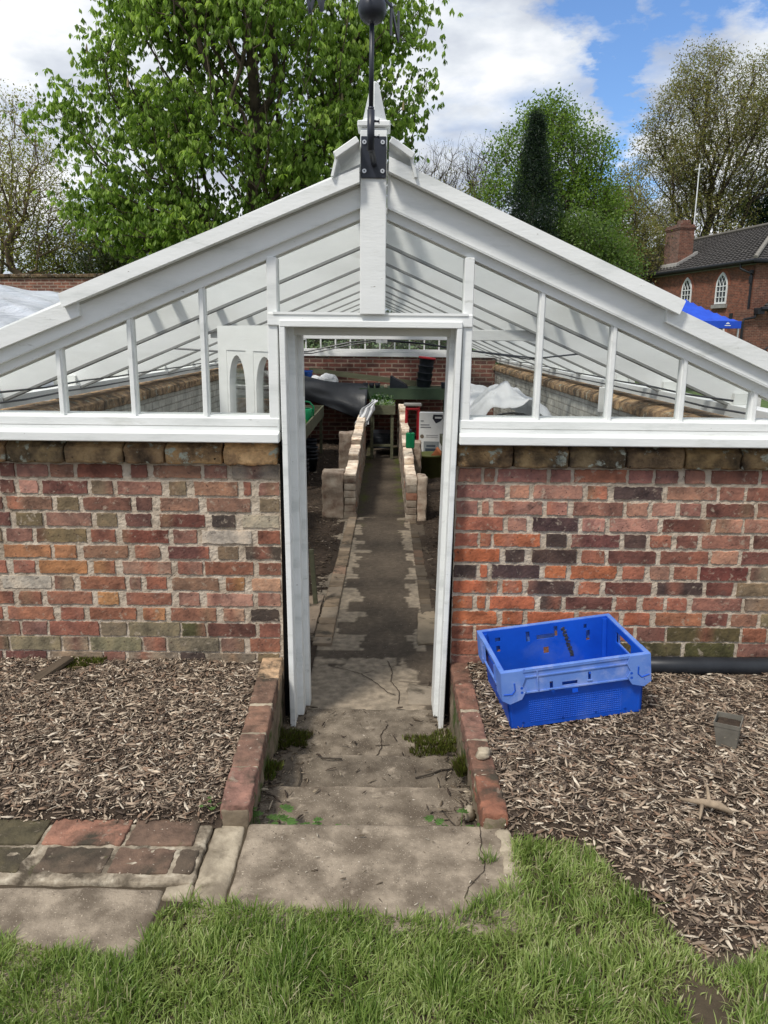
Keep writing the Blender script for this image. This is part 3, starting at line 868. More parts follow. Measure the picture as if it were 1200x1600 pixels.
def front_wall(rows, x_lo, x_hi, scale, origin, label, copings, outer, seed):
    r = random.Random(seed)
    root = empty('brick_wall', ((x_lo + x_hi) / 2, YF + .12, 0), label, 'wall')
    b = MB()
    n = len(rows); h = (WZ1 - WZ0) / n
    for i, row in enumerate(rows):
        z1 = WZ1 - i * h; z0 = z1 - h
        zc = (z0 + z1) / 2
        D = YF * CAMC - (zc - 1.6) * CAMS
        bricks = []
        for q in row.split('|'):
            a, c, k = q.split()
            bricks.append([(origin + float(a) / scale - 600) / 1200 * D, (origin + float(c) / scale - 600) / 1200 * D, k])
        # carry on in the same bond as far as the corner of the building
        if outer < 0:
            x = bricks[0][0] - .012
            while x > x_lo + .03:
                w = r.choice((.215, .215, .105)); x0 = max(x - w, x_lo); bricks.insert(0, [x0, x, r.choice('rmdhbmr')]); x = x0 - .013
        else:
            x = bricks[-1][1] + .012
            while x < x_hi - .03:
                w = r.choice((.215, .215, .105)); x1 = min(x + w, x_hi); bricks.append([x, x1, r.choice('rmdhpmk')]); x = x1 + .013
        zj = .0 
        for (x0, x1, k) in bricks:
            x0 = max(x0, x_lo); x1 = min(x1, x_hi)
            c = np.array(BC[k]) * r.uniform(.85, 1.18) * (np.array([.90, 1.02, 1.02]) if outer < 0 else np.array([.97, .98, .98])) * np.array([r.uniform(.96, 1.05), r.uniform(.93, 1.07), r.uniform(.93, 1.07)])
            mrt = .0105 if i < n - 3 else .005
            bz0 = z0 + mrt * .5 + r.uniform(0, .003); bz1 = z1 - mrt * .5 - r.uniform(0, .004)
            x0 += .0022; x1 -= .0022
            wd_, ht_ = x1 - x0, bz1 - bz0
            nu = max(4, int(wd_ / .0095)); nv = 6
            US = [0, .0016] + [.0055 + (wd_ - .011) * i / nu for i in range(nu + 1)] + [wd_ - .0016, wd_]
            VS = [0, .0016] + [.0055 + (ht_ - .011) * i / nv for i in range(nv + 1)] + [ht_ - .0016, ht_]
            nx, nzz = len(US) - 1, len(VS) - 1
            vs = []; fs = []
            sd = r.uniform(0, 50)
            proud = r.uniform(.001, .0045)
            hue2 = np.array(BC[r.choice('rmdbh')]); band = r.random() < .35; bx = r.uniform(x0, x1)
            cols = []
            for jj in range(nzz + 1):
                for ii in range(nx + 1):
                    u, v = US[ii] / wd_, VS[jj] / ht_
                    px_, pz_ = x0 + (x1 - x0) * u, bz0 + (bz1 - bz0) * v
                    eu = min(u * (x1 - x0), (1 - u) * (x1 - x0)); ev = min(v, 1 - v) * (bz1 - bz0)
                    e = min(eu, ev)
                    ero = .0085 * max(0, nz(px_, pz_, sd, 40)) + .0042 * nz(px_, pz_, sd + 9, 95)
                    # pull the edge inwards irregularly
                    if eu < .0057: px_ += (ero * .8) * (1 if u < .5 else -1)
                    if ev < .0057: pz_ += (ero * .7) * (1 if v < .5 else -1)
                    y = YF - proud - .0013 * nz(px_, pz_, sd, 38) - .0012 * nz(px_, pz_, sd, 95)
                    if e < .0010: y = YF + .010
                    vs.append((px_, y, pz_))
                    cc = c
                    if band:
                        t = max(0, 1 - abs(px_ - bx) / .05); cc = c * (1 - .7 * t) + hue2 * .7 * t
                    cols.append(tuple(cc))
            W_ = nx + 1
            for jj in range(nzz):
                for ii in range(nx):
                    fs.append((jj * W_ + ii, jj * W_ + ii + 1, (jj + 1) * W_ + ii + 1, (jj + 1) * W_ + ii))
            st = b.n
            b.add(vs, fs, 0)
            b.c[st:] = cols
    # mortar: uneven sheet between and slightly behind the faces, in front of the core
    step = .0085
    nx = int((x_hi - x_lo) / step); nzz = int((WZ1 + .01 - WZ0 + .06) / step)
    vs = []; fs = []
    for jj in range(nzz + 1):
        z = WZ0 - .06 + jj * step
        for ii in range(nx + 1):
            x = x_lo + (x_hi - x_lo) * ii / nx
            y = YF + .0034 - .0042 * nz(x, z, 2, 26) - .0028 * nz(x, z, 6, 70)
            vs.append((x, y, z))
    W_ = nx + 1
    for jj in range(nzz):
        for ii in range(nx):
            fs.append((jj * W_ + ii, jj * W_ + ii + 1, (jj + 1) * W_ + ii + 1, (jj + 1) * W_ + ii))
    b.add(vs, fs, 1)
    b.box(x_lo + .002, x_hi - .002, YF + .012, YF + .225, -.32, WZ1, 1, (.5, .45, .4))
    b.build('brickwork', [brick, mortar], root, loc='world')
    # coping stones
    for (x0, x1, tint, rough_) in copings:
        b = MB()
        b.rough(x0 + .003, x1 - .003, YF - .040, YF + .26, 1.020, 1.128, seg=.013 if x0 > -2 and x1 < 2 else .04, amp=.0055 * rough_, freq=20, rnd=.014, col=tint, seed=x0 * 7)
        # weathered slope at the front of the top
        for i, p in enumerate(b.v):
            d = (YF - .040 + .055) - p[1]
            if d > 0 and p[2] > 1.074: b.v[i] = (p[0], p[1], p[2] - (p[2] - 1.074) / .054 * d * .62)
        b.build('coping_stone', stone, root, smooth=True, loc='world')
    return root


def cop(xs, sc_, org, tints, rough=None):
    D = YF * CAMC + .55 * CAMS
    X = [(org + a / sc_ - 600) / 1200 * D for a in xs]
    return [(X[i], X[i + 1], tints[i % len(tints)], (rough or {}).get(i, 1.0)) for i in range(len(X) - 1)]


cl_ = cop([-460, -230, 35, 270, 510, 677, 911, 1137], 2.6087, 0, [(1., 1., .9), (1.4, 1.25, 1.1), (1.0, 1.0, .9), (1.15, 1.1, 1.0), (1., .92, .85), (1.4, 1.25, 1.05), (2.1, 1.85, 1.6)], {6: 2.0})
cl_ = [(GL - .03, cl_[0][0], (.9, .9, .8), 1)] + cl_
cr_ = cop([28, 240, 446, 660, 877, 1087, 1300, 1510], 2.4, 700, [(1.05, .95, .8), (1, .95, .8), (.7, .7, .65), (.8, .75, .7), (.9, .85, .7), (.8, .75, .65), (.9, .9, .8)])
cr_ = cr_ + [(cr_[-1][1], GR + .03, (.9, .9, .8), 1)]
front_wall(LROWS, GL, -.484, 2.6087, 0, 'old red brick wall left of the greenhouse doorway with mixed brown bricks', cl_, -1, 3)
front_wall(RROWS, .331, GR, 2.4, 700, 'old red brick wall right of the doorway behind the blue crate', cr_, 1, 5)

# ------------------------------------------------------------------ side and back walls
def long_wall(name, x0, x1, y0, y1, mat, label, cop_x0, cop_x1, seed):
    root = empty(name, ((x0 + x1) / 2, (y0 + y1) / 2, 0), label, 'wall')
    b = MB(); b.box(x0, x1, y0, y1, -.32, 1.02)
    b.build('brickwork', mat, root, loc='world')
    r = random.Random(seed)
    y = y0
    while y < y1 - .01:
        l = min(r.uniform(.30, .42), y1 - y)
        if y1 - y - l < .1: l = y1 - y
        b = MB()
        t = r.uniform(.8, 1.3)
        b.rough(cop_x0, cop_x1, y + .003, y + l - .003, 1.022, 1.128, seg=.04, amp=.005, freq=14, rnd=.018, col=(t * 1.25, t * 1.15, t * 1.1), seed=y)
        inner = 1 if cop_x1 < 0 else -1
        for i, p in enumerate(b.v):
            if p[2] > 1.075:
                e = (cop_x1 - p[0]) if inner > 0 else (p[0] - cop_x0)
                d = .07 - e
                if d > 0: b.v[i] = (p[0], p[1], p[2] - d * .45 * (p[2] - 1.075) / .053)
        b.build('coping_stone', stone, root, smooth=True, loc='world')
        y += l


long_wall('brick_wall', GL + .003, -2.185, YF + .24, 14.12, limewash, 'limewashed brick side wall inside the greenhouse on the left', GL - .02, -2.14, 1)
long_wall('brick_wall', 1.955, GR - .003, YF + .24, 14.12, limewash, 'limewashed brick side wall inside the greenhouse on the right', 1.91, GR + .02, 2)
b = MB(); b.box(-2.18, 1.95, YB, YB + .22, -.32, 1.235)
tag(b.build('brick_wall', backbrick), 'dark red brick end wall at the far end of the greenhouse', 'wall')
# ------------------------------------------------------------------ greenhouse timber
RX = -.055     # ridge
RZ = 2.108     # underside of the rafters at the ridge
SL, SR = .417, .432


def under(x):
    return RZ - (SL * (RX - x) if x < RX else SR * (x - RX))


GH = empty('greenhouse', (RX, YF, 0), 'low white timber and glass greenhouse roof and gable on brick walls', 'greenhouse')
LE, RE = -2.40, 2.17   # eaves


def gpart(b, name, mat=white, smooth=False):
    return b.build(name, mat, GH, smooth=smooth, loc='world')


def slope_board(b, xa, xb, lo, hi, y0, y1, mi=0, col=None, f=under, seg=8):
    """board following the roof slope between xa and xb (same side of the ridge); lo/hi heights above the rafter underside"""
    M_ = [(xa, f(xa) + lo), (xb, f(xb) + lo), (xb, f(xb) + hi), (xa, f(xa) + hi)]
    b.prism(M_, y0, y1, mi, col)


def bevel_prism_board(b, xa, xb, lo, hi, y0, y1, ch=.004, col=None):
    slope_board(b, xa, xb, lo, hi - ch, y0 + ch, y1, col=col)
    slope_board(b, xa, xb, lo + ch, hi - ch, y0, y0 + ch, col=col)
    slope_board(b, xa, xb, hi - ch, hi, y0 + ch, y1, col=col)


# gable rails (front), bargeboards, cappings
for side in (-1, 1):
    xa, xb = (LE, RX - .055) if side < 0 else (RX + .055, RE)
    b = MB(); slope_board(b, xa, xb, .0, .052, 3.455, 3.52); slope_board(b, xa, xb, -.006, .03, 3.485, 3.515, col=(.75, .73, .68)); gpart(b, 'gable_rail')
    b = MB(); slope_board(b, xa, xb, .040, .185, 3.425, 3.455, col=(1.03, 1.03, 1.03)); slope_board(b, xa, xb, .046, .050, 3.4235, 3.4245, col=(1.05, 1.05, 1.05)); gpart(b, 'bargeboard')
    # upper capping ends part way down; the lower one carries on below it
    if side < 0:
        M1 = (-1.386, RX - .06); M2 = (LE - .03, -1.322)
        fa = lambda x: 2.242 + .4 * (x + .184)
    else:
        M1 = (RX + .06, 1.265); M2 = (1.203, RE + .03)
        fa = lambda x: 2.281 - .4395 * (x - .076)
    b = MB()
    xa2, xb2 = M1
    b.prism([(xa2 + (.012 if side < 0 else 0), fa(xa2) - .056), (xb2 - (0 if side < 0 else .020), fa(xb2) - .056), (xb2, fa(xb2) - .004), (xb2, fa(xb2)), (xa2, fa(xa2)), (xa2, fa(xa2) - .004)], 3.362, 3.43, col=(1.05, 1.05, 1.05))
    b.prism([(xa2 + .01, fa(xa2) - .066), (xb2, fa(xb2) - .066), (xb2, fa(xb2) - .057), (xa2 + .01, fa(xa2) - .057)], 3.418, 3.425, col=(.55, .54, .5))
    gpart(b, 'bargeboard_capping')
    b = MB()
    xa2, xb2 = M2
    fb = lambda x: fa(x) - .040
    slope = -1
    b.prism([(xa2, fb(xa2) - .075), (xb2 + (.006 if side < 0 else .0), fb(xb2) - .075), (xb2, fb(xb2)), (xa2, fb(xa2))], 3.395, 3.4245, col=(.98, .98, .98))
    gpart(b, 'bargeboard_capping')

# centre post, head, door posts, mullions
b = MB(); b.bbox(-.113, -.003, 3.405, 3.47, 1.690, 2.420, .003); gpart(b, 'centre_post')
b = MB(); b.bbox(-.515, .378, 3.43, 3.53, 1.640, 1.694, .004); b.box(-.49, .355, 3.425, 3.45, 1.688, 1.6985, col=(1.05, 1.05, 1.05)); gpart(b, 'door_head')
b = MB(); b.bbox(-.516, -.472, 3.44, 3.53, 1.225, under(-.516) + .01, .003); gpart(b, 'gable_post')
b = MB(); b.bbox(.336, .378, 3.44, 3.53, 1.225, under(.378) + .01, .003); gpart(b, 'gable_post')
mull = [-2.10, -1.775, -1.449, -1.127, -.805, .682, 1.005, 1.328, 1.654, 1.98]
for x in mull:
    b = MB(); w = .0135
    b.prism([(x - w, 1.238), (x + w, 1.238), (x + w, under(x + w) + .02), (x - w, under(x - w) + .02)], 3.468, 3.51)
    b.prism([(x - w * .55, 1.238), (x + w * .55, 1.238), (x + w * .55, under(x) + .01), (x - w * .55, under(x) + .01)], 3.458, 3.468)
    gpart(b, 'mullion')
# sill in two stepped members either side of the door
for (x0, x1) in ((LE, -.471), (.333, RE)):
    b = MB()
    b.bbox(x0, x1, 3.435, 3.58, 1.176, 1.238, .004)
    b.prism([(0, 0)] * 0 or [(x0, 1.238), (x1, 1.238), (x1, 1.246), (x0, 1.246)], 3.47, 3.58)
    b.bbox(x0, x1, 3.398, 3.60, 1.130, 1.172, .004)
    b.add([(x0, 3.398 + .004, 1.172), (x1, 3.398 + .004, 1.172), (x1, 3.436, 1.180), (x0, 3.436, 1.180)], [(0, 1, 2, 3)])
    b.box(x0 + .01, x1 - .01, 3.434, 3.4355, 1.199, 1.2005, col=(.35, .33, .3))
    gpart(b, 'sill')

# gable panes
xs = [-2.39] + [m for m in mull if m < 0] + [-.516]
panes = [(xs[i] + .011, xs[i + 1] - .011, 1.236) for i in range(len(xs) - 1)]
panes += [(-.472, -.110, 1.69), (-.005, .337, 1.69)]
xs = [.378] + [m for m in mull if m > 0] + [2.165]
panes += [(xs[i] + .011, xs[i + 1] - .011, 1.236) for i in range(len(xs) - 1)]
for (a, c, z0) in panes:
    b = MB()
    za, zc = under(a) + .02, under(c) + .02
    if min(za, zc) - z0 < .03: continue
    b.prism([(a, z0), (c, z0), (c, zc), (a, za)], 3.492, 3.496)
    gpart(b, 'pane', glass)

# rafters on both slopes, glazing between them
RY = [4.47 + 1.15 * k for k in range(8)] + [13.45]
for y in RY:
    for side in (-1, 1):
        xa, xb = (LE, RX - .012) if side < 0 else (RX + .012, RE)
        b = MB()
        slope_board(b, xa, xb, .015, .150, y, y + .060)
        slope_board(b, xa, xb, .0, .0149, y - .001, y + .061, col=(.32, .32, .31))  # grey bottom strip: shade of the rafter underside put into the colour
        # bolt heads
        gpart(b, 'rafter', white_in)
b = MB(); b.box(RX - .012, RX + .012, 3.52, 14.05, RZ - .01, RZ + .20); gpart(b, 'ridge_board', white_in)
for side in (-1, 1):
    b = MB()
    x0, x1 = (-2.33, -2.21) if side < 0 else (1.98, 2.10)
    b.box(x0, x1, 3.60, 14.05, 1.165 + .004, 1.235)
    gpart(b, 'eaves_plate', white_in)
# roof lights: a lower and an upper tier of glass in frames, slipped past each other
for side in (-1, 1):
    for tier, (ta, tb, off) in enumerate(((0.0, .53, .158), (.45, 1.0, .190))):
        n = 9
        for k in range(n):
            y0 = 3.47 + (14.0 - 3.47) * k / n; y1 = y0 + (14.0 - 3.47) / n - .002
            E = LE - .04 if side < 0 else RE + .04
            xA = E + (RX - E) * ta; xB = E + (RX - E) * tb
            if side > 0: xA, xB = xB, xA
            b = MB(); slope_board(b, xA, xB, off + .004, off + .008, y0 + .03, y1 - .03); gpart(b, 'roof_pane', roof_glass)
            b = MB()
            for yy in (y0, y1 - .03): slope_board(b, xA, xB, off, off + .03, yy, yy + .03)
            slope_board(b, xA, xA + .04, off + .0005, off + .0295, y0 + .03, y1 - .03); slope_board(b, xB - .04, xB, off + .0005, off + .0295, y0 + .03, y1 - .03)
            gpart(b, 'roof_frame', white_in)
# collar ties
for y in (5.665, 9.115, 12.565):
    xl = RX - (RZ - 1.605) / SL; xr = RX + (RZ - 1.605) / SR
    b = MB(); b.bbox(xl, xr, y, y + .04, 1.575, 1.650, .003); gpart(b, 'collar_tie', white_in)
# short blocks where rafters sit on the plate
for y in RY:
    for side in (-1, 1):
        b = MB()
        x = -2.28 if side < 0 else 2.05
        b.box(x - .05, x + .05, y - .03, y - .001, 1.236, 1.30, col=(.9, .9, .88)); gpart(b, 'block', white_in)

# back gable
b = MB(); b.bbox(-2.35, 2.1, YB - .03, YB + .10, 1.245, 1.315, .004); b.bbox(-2.35, 2.1, YB - .01, YB + .10, 1.32, 1.372, .004); gpart(b, 'back_sill', white_in)
x = -2.2
while x < 2.05:
    z = under(x)
    if z > 1.42:
        b = MB(); b.box(x - .012, x + .012, YB + .0, YB + .05, 1.373, z + .02); gpart(b, 'back_mullion', white_in)
    x += .262
for side in (-1, 1):
    xa, xb = (LE, RX) if side < 0 else (RX, RE)
    b = MB(); slope_board(b, xa, xb, -.01, .15, YB - .02, YB + .06); gpart(b, 'back_gable_rail', white_in)
b = MB(); b.prism([(-2.1, 1.373), (1.85, 1.373), (RX, RZ)], YB + .051, YB + .055); gpart(b, 'back_pane', glass)

# ridge capping boards and finial
for s_, nm in ((-1, 'l'), (1, 'r')):
    b = MB()
    cx = RX + s_ * .112; cz = 2.338
    M = Matrix.Translation((cx, 0, cz)) @ Matrix.Rotation(R(33) * s_, 4, 'Y')
    b.bbox(-.056, .056, 3.33, 3.62, -.012, .014, .003, M=M)
    M2 = Matrix.Translation((cx + s_ * .045, 0, cz - .055)) @ Matrix.Rotation(R(-14) * s_, 4, 'Y')
    b.bbox(-.006, .006, 3.345, 3.62, -.055, .035, .002, M=M2)
    b.box(-.050, .05, 3.62, 14.0, -.012, .014, M=M)
    gpart(b, 'ridge_capping')
fin = MB()
fin.bbox(-.110, -.006, 3.412, 3.516, 2.36, 2.432, .003); fin.bbox(-.125, .010, 3.398, 3.53, 2.4325, 2.456, .004)
fin.lathe([(.072, 2.456), (.048, 2.475), (.016, 2.610), (.002, 2.618)], c=(-.056, 3.464, 0), n=4)
gpart(fin, 'finial')

# door frame, slightly narrower at the foot
def jamb(sgn, name):
    b = MB()
    if sgn < 0:
        k = .018
        B = [(-.464, -.438, 3.418, 3.60), (-.455, -.408, 3.5201, 3.62), (-.455, -.386, 3.6201, 3.69)]
    else:
        k = -.032
        B = [(.309, .333, 3.418, 3.60), (.288, .328, 3.5201, 3.69)]
    for (x0, x1, y0, y1) in B:
        b.bbox(x0, x1, y0, y1, -.30 if y0 < 3.5 else -.255, 1.662, .003)
    if sgn < 0:
        b.box(-.3858, -.3850, 3.635, 3.665, 1.32, 1.42, col=(.75, .72, .66)); 
    b.v = [(x + k * (1.662 - z) / 1.95, y, z) for (x, y, z) in b.v]
    gpart(b, name)


jamb(-1, 'door_jamb'); jamb(1, 'door_jamb')
b = MB(); b.bbox(-.462, .332, 3.416, 3.60, 1.6625 - .028, 1.6625 + .001, .003); b.box(-.45, .325, 3.5202, 3.69, 1.600, 1.634, col=(.8, .78, .72)); gpart(b, 'door_frame_head')
# near-black strips in the gap between frame and brickwork
b = MB()
b.box(-.4835, -.452, 3.53, 3.56, -.30, 1.13); gpart(b, 'gap_strip', dark_gap)
b = MB(); b.box(.302, .3305, 3.53, 3.56, -.30, 1.13); gpart(b, 'gap_strip', dark_gap)

# door leaf, opened inwards against the left bed
def door_leaf():
    root = empty('door', (-.455, 3.70, -.24), 'x', 'x')
    del root['label']; del root['category']
    root.parent = GH; root.matrix_parent_inverse = Matrix.Identity(4)
    root.location = Vector((-.455, 3.70, -.24)) - GH.location
    ang = math.atan2(4.26 - 3.70, -.885 + .455)
    root.rotation_euler = (0, 0, ang)
    Wd, H = .72, 1.885
    b = MB()
    t = .022
    # stiles, rails and muntin
    for (x0, x1, z0, z1) in ((0, .10, 0, H), (Wd - .10, Wd, 0, H), (.10, Wd - .10, H - .125, H), (.10, Wd - .10, 0, .22), (.10, Wd - .10, .78, .92), (Wd / 2 - .04, Wd / 2 + .04, .92, H - .125)):
        b.box(x0, x1, -t, t, z0, z1)
    b.box(.10, Wd - .10, -t * .5, t * .5, .22, .78)
    # arched spandrels
    for x0, x1 in ((.10, Wd / 2 - .04), (Wd / 2 + .04, Wd - .10)):
        ztop = H - .125; zs = ztop - .19; m = .018
        cx = (x0 + x1) / 2; hw = (x1 - x0) / 2 - m
        arc = []
        for k in range(13):
            a = math.pi * k / 12
            arc.append((cx + hw * math.cos(a), zs + .165 * math.sin(a)))
        for k in range(12):
            (xa, za), (xb, zb) = arc[k], arc[k + 1]
            b.prism([(xb, zb), (xa, za), (xa, ztop), (xb, ztop)], -t * .8, t * .8)
        for xx0, xx1 in ((x0, x0 + m), (x1 - m, x1)):
            b.prism([(xx0, .92), (xx1, .92), (xx1, ztop), (xx0, ztop)], -t * .8, t * .8)
    b.box(.02, Wd - .02, -t - .012, -t + .001, H - .035, H - .004)
    b.v = [(x, y, z) for x, y, z in b.v]
    o = b.build('door_leaf', white_in, root)
    b = MB()
    for x0, x1 in ((.115, Wd / 2 - .055), (Wd / 2 + .055, Wd - .115)):
        b.box(x0, x1, -.002, .002, .92, H - .22)
    b.build('door_pane', glass, root)
    return root


dl = door_leaf()

# wires and lamp block
wire_m = black_metal
for side, x in ((-1, -2.10), (1, 1.87)):
    for k, (zz, dx) in enumerate(((1.23, 0), (1.30, .12 * -side))):
        b = MB(); P = [(x + dx, 3.9 + i * .62, zz - .012 * abs(math.sin(i * 1.4))) for i in range(17)]
        b.tube(P, .006, 6)
        gpart(b, 'training_wire', wire_m)
b = MB()
P = [(-1.9, 6.2, 1.50), (-1.2, 6.2, 1.46), (-.62, 6.2, 1.475), (-.3, 6.2, 1.545), (-.03, 6.2, 1.575), (.3, 6.2, 1.545), (.62, 6.2, 1.50), (1.2, 6.2, 1.44), (1.7, 6.2, 1.50)]
b.tube(P, .007, 6); b.tube([(p[0], p[1] + .35, p[2] - .012 + .01 * math.sin(p[0] * 3)) for p in P], .006, 6)
tag(b.build('cable', black_metal), 'black cables slung across the greenhouse under the roof', 'cable')
b = MB(); b.bbox(-.075, .012, 6.16, 6.19, 1.545, 1.605, .002); b.tube([(-.03, 6.158, 1.575), (-.03, 6.152, 1.575)], .006, 8, col=(.3, .3, .3))
tag(b.build('junction_box', white), 'small white junction box hanging on the black cables', 'junction box')

# ------------------------------------------------------------------ weather vane on the gable
wv = empty('weather_vane', (-.058, 3.40, 2.3), 'black metal weather vane bracketed to the greenhouse gable', 'weather vane')
b = MB(); b.bbox(-.110, -.006, 3.397, 3.404, 2.235, 2.395, .002)
p = b.build('mounting_plate', black_metal, wv, loc='world')
for sx in (-.096, -.021):
    for z in (2.262, 2.372):
        b = MB(); b.lathe([(.0, 0), (.0085, 0), (.0095, .004)], n=14, M=Matrix.Translation((sx, 3.3925, z)) @ Matrix.Rotation(R(-90), 4, 'X'), col=(1, 1, 1))
        b.lathe([(0, 0), (.0032, 0), (.0032, .001)], n=8, M=Matrix.Translation((sx, 3.3918, z)) @ Matrix.Rotation(R(-90), 4, 'X'), mi=1)
        b.build('screw', [steel, dark_gap], wv, loc='world')
b = MB(); b.tube([(-.056, 3.400, 2.288), (-.058, 3.33, 2.292), (-.063, 3.26, 2.305), (-.066, 3.215, 2.325)], [.011, .0125, .0125, .0125], 14)
b.build('arm', black_metal, wv, smooth=True, loc='world')
b = MB(); b.tube([(-.066, 3.215, 2.300), (-.066, 3.215, 2.445)], .0145, 14); b.tube([(-.066, 3.215, 2.445), (-.066, 3.215, 2.455)], .012, 14)
b.tube([(-.052, 3.215, 2.405), (-.034, 3.215, 2.405)], .004, 8); b.tube([(-.036, 3.215, 2.405), (-.033, 3.215, 2.405)], .009, 10)
b.tube([(-.052, 3.215, 2.350), (-.034, 3.215, 2.350)], .004, 8); b.tube([(-.036, 3.215, 2.350), (-.033, 3.215, 2.350)], .009, 10)
b.build('socket', black_metal, wv, smooth=True, loc='world')
b = MB(); b.tube([(-.066, 3.215, 2.44), (-.064, 3.215, 2.76)], .0092, 14); b.tube([(-.064, 3.215, 2.76), (-.063, 3.215, 3.20)], .008, 12)
b.build('spindle', black_metal, wv, smooth=True, loc='world')
b = MB(); rb = .0535
b.lathe([(rb * math.sin(math.pi * i / 16), -rb * math.cos(math.pi * i / 16)) for i in range(17)], c=(-.0635, 3.215, 2.790), n=28)
b.build('ball', black_metal, wv, smooth=True, loc='world')
# compass arms with cut-out letters
TZ = 2.865


def letter(kind, s=.10):
    t = .013
    st = {'N': [((0, 0), (0, 1)), ((0, 1), (.8, 0)), ((.8, 0), (.8, 1))], 'S': [((.8, 1), (0, 1)), ((0, 1), (0, .5)), ((0, .5), (.8, .5)), ((.8, .5), (.8, 0)), ((.8, 0), (0, 0))],
          'E': [((0, 0), (0, 1)), ((0, 1), (.75, 1)), ((0, .5), (.6, .5)), ((0, 0), (.75, 0))], 'W': [((0, 1), (.2, 0)), ((.2, 0), (.45, .7)), ((.45, .7), (.7, 0)), ((.7, 0), (.9, 1))]}[kind]
    return [((a[0] * s, a[1] * s), (c[0] * s, c[1] * s)) for a, c in st], t


for ang, ch in ((68, 'N'), (-22, 'E'), (-112, 'S'), (158, 'W')):
    M = Matrix.Translation((-.0635, 3.215, TZ)) @ Matrix.Rotation(R(ang), 4, 'Z')
    b = MB()
    b.tube([tuple(M @ Vector((0, 0, 0))), tuple(M @ Vector((.20, 0, 0)))], .006, 8)
    st, t = letter(ch)
    for (a, c) in st:
        d = Vector((c[0] - a[0], 0, c[1] - a[1])); L = d.length; an = math.atan2(d.z, d.x)
        Mm = M @ Matrix.Translation((.19 + a[0], 0, (-.095 if ch == 'N' else -.05) + a[1])) @ Matrix.Rotation(-an, 4, 'Y')
        b.box(-t / 2, L + t / 2, -.003, .003, -t / 2, t / 2, M=Mm)
    b.build('compass_arm', black_metal, wv, loc='world')
b = MB(); b.tube([(-.36, 3.10, 3.16), (.24, 3.33, 3.16)], .006, 8)
b.prism([(0, -.05), (.10, 0), (0, .05)], -.003, .003, M=Matrix.Translation((.24, 3.33, 3.16)) @ Matrix.Rotation(R(21), 4, 'Z'))
b.prism([(-.14, -.06), (0, -.02), (0, .02), (-.14, .06)], -.003, .003, M=Matrix.Translation((-.34, 3.108, 3.16)) @ Matrix.Rotation(R(21), 4, 'Z'))
b.build('pointer', black_metal, wv, loc='world')
# ------------------------------------------------------------------ plants and trees
def grow(tips, trunk, bf=0.35, seed=1, step=0.5, wob=0.12):
    """joins tip points to the trunk by short, smooth ways; returns nodes, parents, tip index list"""
    r = np.random.default_rng(seed)
    N = [np.array(p, float) for p in trunk]; par = [-1] + list(range(len(trunk) - 1))
    pl = [0.0]
    for i in range(1, len(N)): pl.append(pl[-1] + np.linalg.norm(N[i] - N[i - 1]))
    A = np.zeros((len(trunk) + len(tips) * 30, 3)); A[:len(N)] = N; PL = np.zeros(len(A)); PL[:len(N)] = pl
    n = len(N)
    start = max(1, len(trunk) // 3)
    base = np.array(trunk[start])
    order = np.argsort(np.linalg.norm(tips - base, axis=1))
    tipn = []
    for t in order:
        P = tips[t]
        d = np.linalg.norm(A[start:n] - P, axis=1) 
        low = np.maximum(0, A[start:n, 2] - P[2])        # prefer to come from below
        cost = d + bf * PL[start:n] + 0.8 * low
        j = int(np.argmin(cost)) + start
        Q = A[j]; L = d[j - start]
        k = max(1, int(L / step))
        if n + k >= len(A): break
        last = j
        side = r.normal(0, 1, 3) * wob * L * .28
        for q in range(1, k + 1):
            u = q / k
            pt = Q + (P - Q) * u + side * math.sin(math.pi * u) + np.array([0, 0, -0.10 * L * math.sin(math.pi * u)]) * .6
            if q < k: pt = pt + r.normal(0, wob * .18 * step, 3)
            A[n] = pt; PL[n] = PL[last] + np.linalg.norm(pt - A[last]); par.append(last); last = n; n += 1
        tipn.append(last)
    return A[:n], np.array(par), np.array(tipn)


def wood_mesh(name, A, par, tipn, r0, rmax, mat, parent, rpow=0.5, col=(1, 1, 1), min_r=0.0, sides=5):
    n = len(A); cnt = np.zeros(n)
    cnt[tipn] += 1
    for i in range(n - 1, 0, -1):
        if par[i] >= 0: cnt[par[i]] += cnt[i]
    cnt = np.maximum(cnt, 1)
    rad = np.minimum(r0 * cnt ** rpow, rmax)
    rad[:1] = rmax * 1.15
    idx = np.array([i for i in range(1, n) if rad[i] >= min_r])
    a = A[par[idx]]; c = A[idx]
    d = c - a; L = np.linalg.norm(d, axis=1, keepdims=True); L[L == 0] = 1e-6; d = d / L
    up = np.where(np.abs(d[:, 2:3]) > .95, np.array([[1., 0, 0]]), np.array([[0, 0, 1.]]))
    u = np.cross(d, up); u /= np.linalg.norm(u, axis=1, keepdims=True); v = np.cross(d, u)
    ra = np.minimum(rad[par[idx]], rad[idx] * 1.5)[:, None]; rb_ = rad[idx][:, None]
    V = np.zeros((len(idx), 2 * sides, 3))
    for k in range(sides):
        t = 2 * math.pi * k / sides
        w = u * math.cos(t) + v * math.sin(t)
        V[:, k] = a - d * ra * .3 + w * ra; V[:, sides + k] = c + w * rb_
    fq = np.array([(k, (k + 1) % sides, sides + (k + 1) % sides, sides + k) for k in range(sides)])
    F = (np.arange(len(idx))[:, None, None] * 2 * sides + fq[None]).reshape(-1, 4)
    C = np.tile(np.array(col), (len(V.reshape(-1, 3)), 1))
    return np_mesh(name, V.reshape(-1, 3), F, mat, cols=C, parent=parent, smooth=True)


